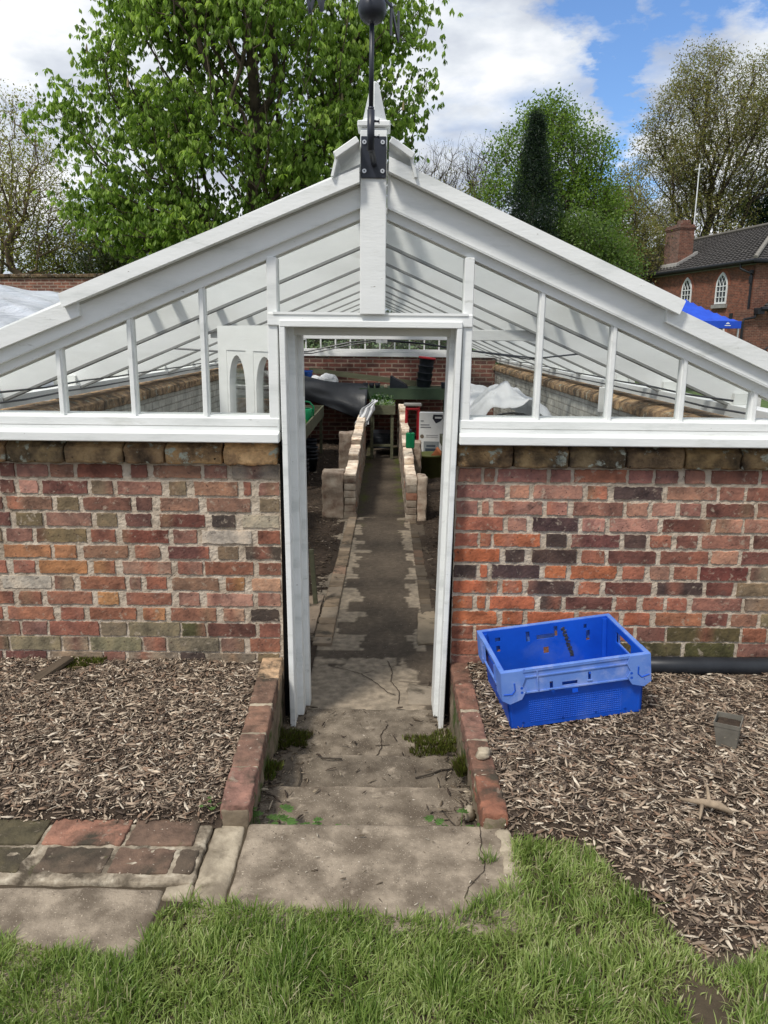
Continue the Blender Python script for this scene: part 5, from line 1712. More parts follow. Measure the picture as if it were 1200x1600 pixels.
# dark stair rail at the right edge
rl = empty('stair_rail', (17.6, 34.6, 0), 'black stair railing in front of the brick house at the right edge', 'railing')
b = MB()
b.box(17.55, 17.80, 34.5, 34.7, 0, 2.02); b.build('newel_post', pipe_b, rl, loc='world')
b = MB()
for dz in (0, .42):
    b.tube([(16.3, 34.6, .65 + dz * .6), (17.6, 34.6, 1.62 + dz * .6)], .035, 6)
for k in range(7): b.tube([(16.4 + k * .18, 34.6, 0), (16.4 + k * .18, 34.6, .95 + k * .135)], .018, 5)
b.build('handrail', pipe_b, rl, loc='world')

# blue gazebo
gz = empty('gazebo', (9.32, 24.8, 0), 'blue pop up gazebo in front of the brick house', 'gazebo')
gblue = mottle('gazebo_fabric', [(.3, (.012, .055, .42)), (.7, (.018, .085, .58))], scale=3, rough=.6, bump=.2, bscale=4, dist=.05)
b = MB(); vs = []; fs = []; K = 14
for j in range(K + 1):
    for i in range(K + 1):
        u, v = i / K * 2 - 1, j / K * 2 - 1
        m_ = max(abs(u), abs(v))
        z = 2.14 + .68 * (1 - m_) ** 1.2 + .045 * (min(abs(u), abs(v)) / max(m_, .01) - 1) * m_ * (1 if m_ < 1 else 0) * 1.2
        vs.append((u * 1.25, v * 1.25, z))
W_ = K + 1
for j in range(K):
    for i in range(K): fs.append((j * W_ + i, j * W_ + i + 1, (j + 1) * W_ + i + 1, (j + 1) * W_ + i))
b.add(vs, fs)
for s_ in (-1, 1):
    b.box(-1.25, 1.25, s_ * 1.25 - .008, s_ * 1.25 + .008, 1.93, 2.14); b.box(s_ * 1.25 - .008, s_ * 1.25 + .008, -1.24, 1.24, 1.93, 2.14)
b.build('canopy', gblue, gz); cn = gz.children[-1]
b = MB(); b.box(.80, .90, -1.262, -1.259, 2.055, 2.085); b.box(.76, .94, -1.262, -1.259, 2.00, 2.022); b.prism([(.82, 2.09), (.88, 2.09), (.85, 2.11)], -1.262, -1.259)
b.build('emblem', white_far, cn)
for sx in (-1, 1):
    for sy in (-1, 1):
        b = MB(); b.box(sx * 1.2 - .02, sx * 1.2 + .02, sy * 1.2 - .02, sy * 1.2 + .02, 0, 2.1); b.build('leg', steel, gz)
# ------------------------------------------------------------------ inside: path, soil beds, low walls
def bed_h(x, y): return FZ + .012 + .020 * nz(x, y, 5, 2.5) + .012 * nz(x, y, 8, 9)


hf_sheet('planting_bed', -2.2, -.40, 3.76, 13.9, .07, bed_h, soil)
hf_sheet('planting_bed', .34, 1.97, 3.76, 13.9, .07, bed_h, soil)
PALD = [((.13, .095, .065), 3), ((.085, .06, .042), 6), ((.05, .036, .026), 6), ((.24, .19, .14), 1.1), ((.40, .34, .27), .35)]


def reg_in_l(r):
    y = 3.8 + 9.9 * r.random() ** 1.6
    x = r.uniform(-1.9, -.43) if r.random() < .25 else r.uniform(-1.15, -.43)
    return (x, y)


def reg_in_r(r):
    y = 3.8 + 9.9 * r.random() ** 1.6
    return (r.uniform(.38, 1.1), y)


tag(chips('bark_litter', 11000, reg_in_l, bed_h, 5, .010, .060, PALD), kind='stuff')
tag(chips('bark_litter', 6500, reg_in_r, bed_h, 6, .010, .060, PALD), kind='stuff')
def path_sheet(x0, x1, y0, y1, st, off=0.0):
    nx = int((x1 - x0) / st); ny = int((y1 - y0) / st)
    V = []; C = []
    dark = np.array([.085, .066, .048]); pale = np.array([.25, .205, .152]); moss = np.array([.075, .085, .018]); mid = np.array([.17, .138, .10])
    for j in range(ny + 1):
        y = y0 + (y1 - y0) * j / ny
        for i in range(nx + 1):
            x = x0 + (x1 - x0) * i / nx
            n1 = nz(x, y * .8, 4, 7); n2 = nz(x, y, 9, 22); n3 = nz(x, y, 2, 55)
            w = .6 * n1 + .35 * n2 + .15 * n3
            # mortar and stone show along both edges and across the threshold
            eL = -.205 - .02 * (y - 4.4); eR = .185 - .0 * y
            a_ = 0
            if 4.36 < y < 7.9:
                ky = int(y / .105 + .25 * nz(y, 3, 1, 3)); rr = random.Random(ky * 7 + 1).random(); r2 = random.Random(ky * 13 + 5).random()
                hl = (.05 + .16 * rr ** 2.2) if rr > .18 else .02; hr = (.03 + .085 * r2 ** 1.5) if r2 > .25 else .0
                fy = (y / .105) % 1; jt = .12 if fy < .10 else 0
                if x < 0: a_ = max(a_, min(1, ((-.31 + hl) - x + .012 * n2) / .022 + .45) - jt)
                else: a_ = max(a_, min(1, (x - (.255 - hr) + .012 * n2) / .022 + .45) - jt)
                if x > .262: a_ = 0
            if y < 4.36:
                a_ = max(a_, .95 * (1 - max(0, (y - 4.02) / .30)) * (1 - max(0, (x - .13) / .15)), (1.0 - abs(y - 4.20) / .10) * (x < .08))
            t = min(1, max(0, (a_ + w * .8 - .40) * 6))
            c = dark * (1 + .5 * w) + (pale * (1 + .35 * n2) - dark) * t
            g = max(0, (y - 6.6)) * .5
            m = min(1, max(0, (1 - abs(abs(x + .03) - .22) / .09) * min(1, g) + n1 - .35)) * (1 - t) * min(1, g)
            c = c * (1 - m) + moss * m
            # jointed slab edge
            V.append((x, y, FZ + .004 + off + .003 * t + .0015 * n2)); C.append(np.clip(c, .01, 1))
    idx = np.arange((nx + 1) * (ny + 1)).reshape(ny + 1, nx + 1)
    F = np.stack([idx[:-1, :-1], idx[:-1, 1:], idx[1:, 1:], idx[1:, :-1]], -1).reshape(-1, 4)
    o = np_mesh('path', np.array(V), F, pathm, cols=np.array(C), smooth=True)
    tag(o, kind='structure')


pathm = mottle('greenhouse_path_surface', [(.3, g3(.72, .72, .72)), (.7, g3(1.25, 1.25, 1.25))], scale=30, detail=8, rough=.92, bump=.6, bscale=90, attr=True, specks=[(g3(.34, .29, .22), 110., .70)])
path_sheet(-.52, .40, 3.60, 7.90, .014)
path_sheet(-.30, .24, 7.90, 13.89, .03)
b = MB()
for P in ([(.03, 4.20), (.055, 4.05), (.045, 3.93), (.09, 3.80), (.085, 3.66)], [(-.12, 4.02), (-.03, 3.90), (.03, 3.79), (.07, 3.76)], [(.09, 3.93), (.20, 3.91), (.30, 3.93)], [(.29, 3.68), (.25, 3.80), (.26, 3.93)], [(-.30, 4.12), (-.2, 4.07), (-.12, 4.02), (-.05, 4.06)],
          [(-.04, 3.10), (.0, 3.22), (-.005, 3.34), (.03, 3.44)], [(-.03, 3.24), (.04, 3.25)]):
    zz = FZ + .0125 if P[0][1] > 3.6 else -.2575
    for p, q in zip(P[:-1], P[1:]):
        for k in range(5):
            t0, t1 = k / 5, (k + 1) / 5
            x0 = p[0] + (q[0] - p[0]) * t0 + .007 * nz(p[0], t0, 3, 9); x1 = p[0] + (q[0] - p[0]) * t1 + .007 * nz(p[0], t1, 3, 9); y0 = p[1] + (q[1] - p[1]) * t0; y1 = p[1] + (q[1] - p[1]) * t1
            d = Vector((x1 - x0, y1 - y0)); d = d.normalized() * .0022
            b.add([(x0 - d.y, y0 + d.x, zz), (x0 + d.y, y0 - d.x, zz), (x1 + d.y, y1 - d.x, zz), (x1 - d.y, y1 + d.x, zz)], [(3, 2, 1, 0)])
o = b.build('cracks', soil); tag(o, kind='structure')

# worn flagstones just inside the door
flag = mottle('flagstone', [(.3, g3(.18, .148, .112)), (.7, g3(.30, .25, .19))], scale=9, detail=9, rough=.9, bump=.5, bscale=60, blotch=[(g3(.07, .058, .042), 6.0, .54, .66)], attr=True)


def flagpoly(poly, z, label, th=.03, col=(1, 1, 1)):
    """irregular flat stone with a wandering outline"""
    b = MB(); P = []
    n = len(poly)
    for i in range(n):
        a, c = Vector(poly[i]), Vector(poly[(i + 1) % n])
        for k in range(6):
            p = a.lerp(c, k / 6); q = .012
            P.append((p.x + q * nz(p.x, p.y, 1, 14), p.y + q * nz(p.x, p.y, 9, 14)))
    m = len(P)
    cx = sum(p[0] for p in P) / m; cy = sum(p[1] for p in P) / m
    ins = [(cx + (x - cx) * .965, cy + (y - cy) * .965) for x, y in P]
    vs = [(x, y, z - th) for x, y in P] + [(x, y, z - .004) for x, y in P] + [(x, y, z) for x, y in ins] + [(cx, cy, z + .001)]
    fs = []
    for i in range(m):
        j = (i + 1) % m
        fs += [(i, j, m + j, m + i), (m + i, m + j, 2 * m + j, 2 * m + i), (2 * m + i, 2 * m + j, 3 * m)]
    b.add(vs, fs, 0, col)
    return tag(b.build('flagstone', flag, smooth=False), label, 'flagstone')


z0 = FZ + .012
flagpoly([(.135, 3.66), (.28, 3.66), (.28, 3.86), (.14, 3.90)], z0 + .002, 'small square flagstone at the right door jamb')
flagpoly([(.215, 4.45), (.36, 4.48), (.36, 5.05), (.24, 5.0)], z0 + .006, 'pale rough stone right of the path just inside', col=(1.2, 1.15, 1.05))
flagpoly([(-.60, 4.62), (-.44, 4.60), (-.43, 5.35), (-.62, 5.30)], z0 + .010, 'flat grey stone at the left edge of the path', col=(1.1, 1.02, .98))
# brick curbs along the path
for side, xs_, lab in ((-1, (-.43, -.315, -.21), 'pale brick curb flush with the left side of the path'), (1, (.265, .365, .36), 'broken brick curb flush with the right side of the path')):
    b = MB(); r = random.Random(4 + side)
    y = 4.42
    while y < 7.75:
        l = r.choice((.11, .22)); t = (y - 4.4) / 3.4
        x0 = xs_[0] + (.065 * t if side < 0 else 0); x1 = xs_[1] + (.03 * t if side < 0 else -.03 * t)
        c = r.uniform(.75, 1.2) * (1 if side < 0 else .38); tint = r.choice(((1.2, 1.1, 1), (1.1, 1.05, 1), (1.15, .9, .8), (.95, .85, .75)))
        if side < 0 or (y > 4.9 and r.random() < .75):
            b.rough(x0, x1, y, y + l - .008, FZ - .05, FZ + (.028 if side < 0 else .016), seg=.022, amp=.006, freq=26, rnd=.006, col=tuple(c * q for q in tint), seed=y)
        y += l
    o = b.build('brick_curb', flag, smooth=True); tag(o, lab, 'curb')

# low whitened brick walls further in
lowm = mottle('whitened_brick', [(.25, g3(.20, .12, .09)), (.45, g3(.40, .33, .27)), (.7, g3(.60, .55, .47))], scale=11, detail=8, rough=.92, bump=.7, bscale=50, attr=True, dist=.008,
              blotch=[(g3(.10, .07, .05), 6.0, .60, .75)])


def low_wall(x0, x1, fn, y0, y1, label, piers):
    b = MB(); r = random.Random(int(x0 * 100))
    y = y0
    while y < y1:
        l = .150
        zt = fn(y)
        z = FZ; k = 0
        while z < zt - .02:
            hh = min(.075, zt - z)
            top = z + hh >= zt - .02
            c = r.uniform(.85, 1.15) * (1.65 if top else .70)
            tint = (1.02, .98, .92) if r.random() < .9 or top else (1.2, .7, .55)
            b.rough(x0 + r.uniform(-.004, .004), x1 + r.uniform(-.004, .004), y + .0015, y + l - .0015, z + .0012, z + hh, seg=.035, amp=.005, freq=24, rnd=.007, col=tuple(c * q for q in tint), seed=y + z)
            z += .076
        y += l
    for (px0, px1, py0, py1, pz, tt) in piers:
        z = FZ
        b.rough(px0, px1, py0, py1, FZ, pz, seg=.025, amp=.016, freq=11, rnd=.018, col=(tt, tt * .92, tt * .85), seed=py0)
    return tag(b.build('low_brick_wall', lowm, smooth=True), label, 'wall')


low_wall(-.415, -.295, lambda y: (.215 if y < 8.6 else .29 if y < 9.4 else .36 if y < 10.4 else .40), 7.80, 12.0, 'low whitened brick wall along the left of the inner path',
         [(-.645, -.420, 7.80, 8.05, .225, .8), (-.60, -.42, 10.0, 10.25, .36, .9)])
low_wall(.225, .335, lambda y: (.205 if y < 8.6 else .26 if y < 9.4 else .31 if y < 10.2 else .37 if y < 11.2 else .43 if y < 12.3 else .50), 7.70, 13.6, 'low whitened brick wall along the right of the inner path',
         [(.34, .44, 7.70, 7.95, .20, 1.1), (.34, .46, 9.55, 9.80, .31, .8)])

# ------------------------------------------------------------------ inside: staging and clutter
wood_g = mottle('weathered_staging', [(.3, g3(.075, .078, .048)), (.7, g3(.14, .14, .09))], scale=4, rough=.9, bump=.5, bscale=30, stretch=(1, 1, 6), attr=True)
green_pl = mottle('green_plastic', [(.3, g3(.004, .17, .065)), (.7, g3(.006, .23, .09))], scale=5, rough=.35, bump=.02)
dkgreen = mottle('dark_green_paint', [(.3, g3(.028, .050, .030)), (.7, g3(.05, .08, .045))], scale=4, rough=.7, bump=.2)
olive_pl = mottle('olive_plastic', [(.3, g3(.085, .095, .028)), (.7, g3(.12, .13, .04))], scale=6, rough=.55, bump=.05)
black_pl = mottle('black_plastic', [(.3, g3(.012, .015, .020)), (.7, g3(.028, .033, .042))], scale=6, rough=.45, bump=.05)
sheet_m = mottle('black_sheeting', [(.3, g3(.022, .024, .028)), (.7, g3(.045, .048, .054))], scale=2, rough=.38, bump=.3, bscale=6, dist=.02)
red_pl = mottle('red_paint', [(.3, g3(.36, .015, .02)), (.7, g3(.45, .02, .03))], scale=6, rough=.5, bump=.02)
grey_pl = mottle('grey_plastic', [(.3, g3(.25, .24, .22)), (.7, g3(.36, .35, .32))], scale=6, rough=.6, bump=.05)
terra = mottle('terracotta', [(.3, g3(.40, .13, .055)), (.7, g3(.50, .18, .08))], scale=8, rough=.8, bump=.1)
fleece_m, _nt, _b = newmat('white_fleece')
_b.inputs['Base Color'].default_value = (.88, .89, .91, 1); _b.inputs['Roughness'].default_value = .8
_t = node(_nt, 'ShaderNodeBsdfTranslucent', {0: (.8, .82, .84, 1)})
_x = node(_nt, 'ShaderNodeMixShader', {0: .35, 1: _b.outputs[0], 2: _t.outputs[0]})
_nt.links.new(_x.outputs[0], _nt.nodes['Material Output'].inputs[0])


def bench(loc, w, d, h, side_h, label, legs_in=.05, rz=0, brace=True):
    root = empty('staging_bench', loc, label, 'bench', rz=rz)
    H = h
    b = MB(); 
    b.box(-w / 2, w / 2, 0, .022, H - side_h, H); b.box(-w / 2, w / 2, d - .022, d, H - side_h, H)
    b.box(-w / 2, -w / 2 + .022, .0225, d - .0225, H - side_h, H - .001); b.box(w / 2 - .022, w / 2, .0225, d - .0225, H - side_h, H - .001)
    b.build('tray_side', wood_g, root)
    b = MB(); n = max(2, int(d / .12))
    b.box(-w / 2 + .0225, w / 2 - .0225, .0225, d - .0225, H - side_h + .01, H - side_h + .03); b.build('tray_base', wood_g, root)
    for sx in (-1, 1):
        for y in (legs_in, d - legs_in):
            b = MB(); x = sx * (w / 2 - .045)
            b.box(x - .022, x + .022, y - .022, y + .022, 0, H - side_h - .0005); b.build('leg', wood_g, root)
    if brace:
        b = MB(); 
        for y in (legs_in, d - legs_in): b.box(-w / 2 + .0675, w / 2 - .0675, y - .012, y + .012, .20, .235)
        b.build('brace', wood_g, root)
    return root


def seedlings(name, loc, w, d, n, h, label, seed, cols=((.05, .15, .02), (.09, .22, .035), (.15, .30, .05)), tray=None, size=.035):
    root = empty(name, loc, label, 'seedlings')
    if tray:
        b = MB(); t = .006
        b.box(-w / 2, w / 2, 0, t, 0, .055); b.box(-w / 2, w / 2, d - t, d, 0, .055); b.box(-w / 2, -w / 2 + t, t, d - t, 0, .0549); b.box(w / 2 - t, w / 2, t, d - t, 0, .0549)
        b.box(-w / 2 + t, w / 2 - t, t, d - t, .0, .040, 1)
        b.build('tray', [tray, soil], root)
    r = np.random.default_rng(seed)
    P = np.stack([r.uniform(-w / 2 + .02, w / 2 - .02, n), r.uniform(.02, d - .02, n), .05 + h * r.random(n) ** .7], -1)
    leaves('foliage', P, 6, size, list(cols), root, seed, spread=.018, aspect=.5)
    return root


# left bench, seen end-on through the door
b1 = bench((-1.36, 9.15, FZ), .76, 3.2, .78, .17, 'long weathered timber staging bench on the left inside the greenhouse', brace=False)
seedlings('seedling_tray', (-1.14, 9.5, .365), .28, .50, 110, .12, 'tray of green seedlings on the left bench in front of the watering can', 51, tray=black_pl)
seedlings('seedling_tray', (-1.12, 9.22, .365), .25, .24, 25, .04, 'nearly empty seed tray at the near end of the left bench', 52, tray=grey_pl)
# watering can
wc = empty('watering_can', (-1.12, 10.7, .365), 'green plastic watering can on the left bench', 'watering can')
b = MB(); b.lathe([(0, 0), (.115, 0), (.125, .02), (.12, .20), (.115, .235), (.10, .25), (.09, .245)], n=24)
b.build('can_body', green_pl, wc, smooth=True)
b = MB(); b.tube([(-.10, 0, .23), (-.09, 0, .315), (-.02, 0, .345), (.07, 0, .335), (.13, 0, .27), (.12, 0, .12)], .013, 8); b.build('handle', green_pl, wc, smooth=True)
b = MB(); b.tube([(-.11, 0, .06), (-.20, 0, .16), (-.30, 0, .29)], [.022, .016, .013], 8); b.lathe([(.012, 0), (.035, .03), (.0, .035)], c=(0, 0, 0), M=Matrix.Translation((-.30, 0, .29)) @ Matrix.Rotation(R(-40), 4, 'Y'))
b.build('spout', green_pl, wc, smooth=True)
# stacks of pots under the left bench
for i, (x, y) in enumerate(((-1.05, 9.5), (-1.15, 9.9), (-1.03, 10.6), (-1.12, 11.4))):
    p = empty('plant_pot', (x, y, FZ + .03), ['black plant pot under the near end of the left bench', 'black plant pot in the shade under the left bench', 'dark plant pot under the left bench below the watering can', 'black plant pot under the far end of the left bench'][i], 'plant pot', 'pots under the left bench')
    b = MB()
    for k in range(4): b.lathe([(.0, .0 + k * .05), (.075, 0 + k * .05), (.10, .16 + k * .05), (.108, .165 + k * .05), (.108, .185 + k * .05), (.098, .185 + k * .05), (.085, .08 + k * .05)], n=18)
    b.build('pot', black_pl, p, smooth=True)

# centre table
b2 = bench((-.045, 11.80, FZ), .40, .95, .84, .14, 'narrow green staging table standing across the end of the path')
b = MB(); b.box(-.15, .15, .25, .75, .12, .36); b.tube([(-.13, .2, .30), (.13, .2, .30)], .008, 6)
o = b.build('storage_box', black_pl, smooth=False); o.location = (-.045, 11.95, FZ); tag(o, 'dark box on the ground under the centre table', 'box')
silver = ((.35, .40, .34), (.45, .50, .45), (.10, .20, .05), (.16, .30, .05), (.05, .11, .03))
seedlings('seedling_tray', (-.045, 11.84, .445), .34, .42, 150, .10, 'front tray of silvery and green seedlings on the centre table', 53, cols=silver, tray=grey_pl, size=.045)
seedlings('seedling_tray', (-.045, 12.30, .455), .34, .40, 110, .15, 'back tray of dark green seedlings on the centre table', 54, cols=((.02, .06, .02), (.05, .12, .03), (.3, .36, .3)), tray=black_pl, size=.045)


def cloth(name, fn, nu, nv, mat, label, cat):
    vs = [tuple(fn(i / nu, j / nv)) for j in range(nv + 1) for i in range(nu + 1)]
    W2 = nu + 1
    fs = [(j * W2 + i, j * W2 + i + 1, (j + 1) * W2 + i + 1, (j + 1) * W2 + i) for j in range(nv) for i in range(nu)]
    b = MB(); b.add(vs, fs)
    o = b.build(name, mat, smooth=True)
    md = o.modifiers.new('thick', 'SOLIDIFY'); md.thickness = .003
    return tag(o, label, cat)


def f_drape(u, v):
    # falls from the table corner to the low wall
    top = Vector((-.20 + .09 * u, 11.74, .66 - .02 * u)); bot = Vector((-.47 + .24 * u, 11.60, .31 + .05 * math.sin(u * 6)))
    mid = Vector((-.36 + .17 * u, 11.66, .50 - .02 * u))
    p = top.lerp(mid, v * 1.6) if v < .625 else mid.lerp(bot, (v - .625) / .375)
    p.y -= .035 * math.sin(u * 16 + v * 3) + .03 * nz(u, v, 2, 4)
    p.x += .022 * math.sin(v * 9 + u * 3)
    p.z += .02 * nz(u, v, 5, 5)
    return p


cloth('fleece_sheet', f_drape, 26, 40, fleece_m, 'white fleece sheet hanging from the centre table to the low wall', 'fleece')
# black sheeting hung over the far staging
def f_sheet(u, v):
    x = -1.62 + 1.33 * u
    zt = 1.03 - .30 * (u ** .45) + .05 * math.sin(u * 7)
    zt = 1.02 - .20 * u - .06 * math.sin(u * math.pi)
    zb = .60 - .40 * u ** 1.3 + .0 * u
    x += -.10 * v * (u - .6)
    z = zt + (zb - zt) * v
    y = 13.00 - .28 * math.sin(min(1, v * 1.3) * math.pi * .5) - .05 * math.sin(u * 5 + v * 4) - .04 * nz(u, v, 3, 3) + .12 * v * v
    return Vector((x, y, z))


cloth('black_sheet', f_sheet, 40, 24, sheet_m, 'sagging black plastic sheet hung over the far left staging', 'sheet')
# far staging along the back wall
root = empty('staging_bench', (.35, 12.98, FZ), 'dark green staging bench against the far end wall', 'bench')
b = MB(); b.box(-.78, .72, -.02, .005, .84, 1.02); b.build('front_board', dkgreen, root)
b = MB(); b.box(-2.3, .72, .006, .84, .985, 1.015); b.build('bench_top', dkgreen, root)
for x in (-2.2, -.70, .66):
    b = MB(); b.box(x - .03, x + .03, .05, .11, 0, .98); b.build('leg', dkgreen, root)
BT = FZ + 1.017
# items on it
sp = empty('pot_stack', (.655, 13.45, BT), 'leaning stack of black pots topped by a red rimmed one', 'pots')
Mx = Matrix.Rotation(R(7), 4, 'Y')
for k in range(4):
    b = MB(); b.lathe([(.115, 0), (.135, .118), (.142, .120), (.142, .128), (.12, .128)], c=(0, 0, k * .118), n=22, M=Mx); b.build('pot', black_pl, sp, smooth=True)
b = MB(); b.lathe([(.12, 0), (.148, .008), (.15, .035), (.135, .04), (.12, .02), (0, .015)], c=(0, 0, .474), n=22, M=Mx); b.build('red_rim', red_pl, sp, smooth=True)
b = MB(); b.prism([(-.13, 0), (.17, 0), (.13, .06), (-.12, .20)], 0, .22)
o = b.build('seed_trough', black_pl, loc=None); o.location = (.20, 13.1, BT); o.rotation_euler = (0, 0, R(-8)); tag(o, 'tipped black plastic trough on the far bench behind the centre table', 'trough')
b = MB(); b.bbox(-.07, .14, 0, .2, 0, .10, .01)
o = b.build('plant_tray', black_pl); o.location = (1.02, 13.1, BT); tag(o, 'small black tray at the right end of the far bench', 'tray')
for i, x in enumerate((-.33, -.23, -.13)):
    p = empty('plant_pot', (x, 13.06, BT), ['leftmost small black pot in the row on the far bench', 'middle small black pot in the row on the far bench', 'rightmost small black pot in the row on the far bench'][i], 'plant pot', 'small pots on the far bench')
    b = MB(); b.lathe([(0, 0), (.035, 0), (.048, .085), (.042, .085), (0, .075)], n=14); b.build('pot', black_pl, p, smooth=True)
b = MB(); b.lathe([(0, 0), (.03, .005), (.036, .03), (.028, .06), (0, .07)], n=14)
o = b.build('stone', pale_mortar, smooth=True); o.location = (.01, 13.05, BT); tag(o, 'pale round stone beside the small pots on the far bench', 'stone')


def bag(loc, s, label, seed):
    b = MB(); vs = []; n1, n2 = 20, 14
    for j in range(n2 + 1):
        t = math.pi * j / n2
        for i in range(n1):
            a = 2 * math.pi * i / n1
            rr = 1 + .28 * nz(math.cos(a) * math.sin(t) + seed, math.sin(a) * math.sin(t), math.cos(t), 1.8) + .10 * nz(math.cos(a) * math.sin(t), math.sin(a) * math.sin(t), math.cos(t) + seed, 5)
            vs.append((rr * s[0] * math.cos(a) * math.sin(t), rr * s[1] * math.sin(a) * math.sin(t), max(0, s[2] + rr * s[2] * math.cos(t))))
    fs = [(j * n1 + i, j * n1 + (i + 1) % n1, (j + 1) * n1 + (i + 1) % n1, (j + 1) * n1 + i) for j in range(n2) for i in range(n1)]
    b.add(vs, fs); o = b.build('white_bag', fleece_m, smooth=False); o.location = loc
    return tag(o, label, 'bag')


bag((-1.19, 13.40, BT), (.12, .10, .09), 'smaller white plastic bag by the blue tub on the far staging', 1)
bag((-.97, 13.36, BT), (.16, .12, .11), 'larger white plastic bag on the far staging', 5)
b = MB(); b.lathe([(.0, 0), (.15, 0), (.17, .24), (.18, .245), (.18, .26), (.16, .26)], n=22)
o = b.build('blue_tub', mottle('blue_tub_plastic', [(.3, g3(.008, .07, .36)), (.7, g3(.012, .10, .45))], rough=.45, bump=0), smooth=True); o.location = (-1.43, 13.45, BT); tag(o, 'blue plastic tub on the far staging at the left', 'tub')
b = MB(); b.box(-1.05, 1.05, -.02, .02, -.045, .045, M=Matrix.Rotation(R(6.5), 4, 'Y')); o = b.build('plank', wood_g); o.location = (-.30, 13.72, .885); tag(o, 'long weathered plank leaning across the end wall', 'plank')

# right hand side behind the low wall
fs_ = empty('folding_stand', (.40, 11.2, FZ), 'red folding step stand with a grey top behind the right low wall', 'stand')
b = MB(); b.bbox(-.13, .13, -.05, .05, .885, .93, .012); b.build('top', grey_pl, fs_)
for x in (-.09, .09):
    b = MB(); b.tube([(x, 0, .885), (x * 1.15, -.10, 0)], .017, 8); b.build('leg', red_pl, fs_)
    b = MB(); b.tube([(x * .8, .02, .885), (x * .95, .16, 0)], .013, 8); b.build('leg', red_pl, fs_)
b = MB(); b.tube([(-.09, -.01, .845), (.09, -.01, .845)], .02, 8); b.build('crossbar', red_pl, fs_)
# white product box with print
bx = empty('carton', (.66, 11.0, FZ + .03), 'white printed cardboard carton standing behind the olive pot', 'carton', rz=R(-6))
card = mottle('white_card', [(.3, g3(.60, .60, .58)), (.7, g3(.70, .70, .68))], rough=.7, bump=0, attr=True)
b = MB(); b.bbox(-.17, .17, 0, .16, 0, .78, .003); b.build('box', card, bx)
b = MB()
b.box(-.10, .12, -.003, -.0005, .16, .37, 0, (.35, .38, .40)); b.box(-.075, .09, -.005, -.0031, .20, .27, 0, (.06, .08, .11)); b.box(-.06, .07, -.005, -.0031, .29, .32, 0, (.10, .12, .15)); b.build('picture', card, bx); b = MB()
b.prism([(.02, .70), (.07, .63), (.13, .66), (.165, .70), (.165, .755), (.03, .755)], -.003, -.0005, 0, (.035, .035, .05))
b.box(.055, .15, -.005, -.0031, .70, .725, 0, (.9, .9, .9))
for z, w in ((.655, .045), (.60, .13), (.565, .15), (.49, .0)):
    if w: b.box(-.15, -.15 + w, -.003, -.0005, z, z + .014, 0, (.3, .3, .32))
b.lathe([(.0, 0), (.028, 0), (.028, .002)], n=16, M=Matrix.Translation((-.125, -.001, .44)) @ Matrix.Rotation(R(90), 4, 'X'), col=(.25, .2, .15))
for z in (.455, .43): b.box(-.07, .10, -.003, -.0005, z, z + .008, 0, (.4, .4, .42))
b.build('print', card, bx)
op = empty('plant_pot', (.625, 10.3, FZ), 'large olive green pot on the ground right of the path', 'plant pot')
b = MB(); b.lathe([(0, 0), (.13, 0), (.16, .02), (.195, .30), (.21, .305), (.21, .33), (.19, .33), (.17, .26), (0, .24)], n=28); b.build('pot', olive_pl, op, smooth=True)
tr_ = empty('plant_pot', (.66, 10.22, FZ + .27), 'terracotta pot tipped inside the olive pot', 'plant pot')
b = MB(); b.lathe([(0, 0), (.06, 0), (.085, .10), (.10, .105), (.10, .14), (.085, .14), (0, .10)], n=22, M=Matrix.Rotation(R(52), 4, 'Y')); b.build('pot', terra, tr_, smooth=True)
gb = empty('green_bottle', (.30, 9.0, .315), 'green plastic bottle standing on the right low wall', 'bottle')
b = MB(); b.bbox(-.052, .052, -.03, .03, 0, .185, .012); b.box(-.006, .006, -.034, -.029, .03, .185, 0); b.build('bottle', green_pl, gb)
b = MB(); b.lathe([(.018, .185), (.018, .21), (.012, .225), (0, .225)], n=12); b.build('cap', black_pl, gb, smooth=True)
b = MB(); b.bbox(-.016, .016, -.012, .012, 0, .42, .003, M=Matrix.Rotation(R(-4), 4, 'Y'))
o = b.build('marker_board', wood_g); o.location = (-.475, 5.15, FZ); tag(o, 'short grey wooden board standing at the left of the path', 'board')

# fleece heap over hoops on the right bed
def f_hoop(u, v):
    y = 6.6 + 2.2 * v
    a = math.pi * u
    x = 1.12 - .40 * math.cos(a) + .07 * nz(u, v, 3, 4)
    h = .50 + .12 * math.sin(v * 7) + .14 * nz(u, v, 7, 3) + .05 * nz(u, v, 2, 11)
    z = .52 + h * math.sin(a) ** .75 + .035 * abs(math.sin(u * 13 + v * 9)) + .03 * abs(nz(u, v, 4, 9))
    return Vector((x, y + .08 * nz(u, v, 9, 4), z))


cloth('fleece_cover', f_hoop, 46, 46, fleece_m, 'crumpled white fleece over hoops on the right staging', 'fleece')
for i, y in enumerate((6.3, 6.5)):
    b = MB(); b.tube([(1.08 - .42 * math.cos(math.pi * k / 16), y, .48 + .50 * math.sin(math.pi * k / 16) ** .9) for k in range(17)], .009, 8)
    tag(b.build('cloche_hoop', pipe_b, smooth=True), ['front bare plastic hoop before the white fleece', 'second plastic hoop just in front of the white fleece'][i], 'hoop', 'hoops on the right staging')
bench((1.12, 6.2, FZ), .95, 2.8, .76, .10, 'low timber staging bench on the right under the white fleece')
p = empty('plant_pot', (.98, 6.5, .50), 'small green pot on the right staging under the hoops', 'plant pot')
b = MB(); b.lathe([(0, 0), (.04, 0), (.055, .09), (.05, .09), (0, .08)], n=16); b.build('pot', green_pl, p, smooth=True)
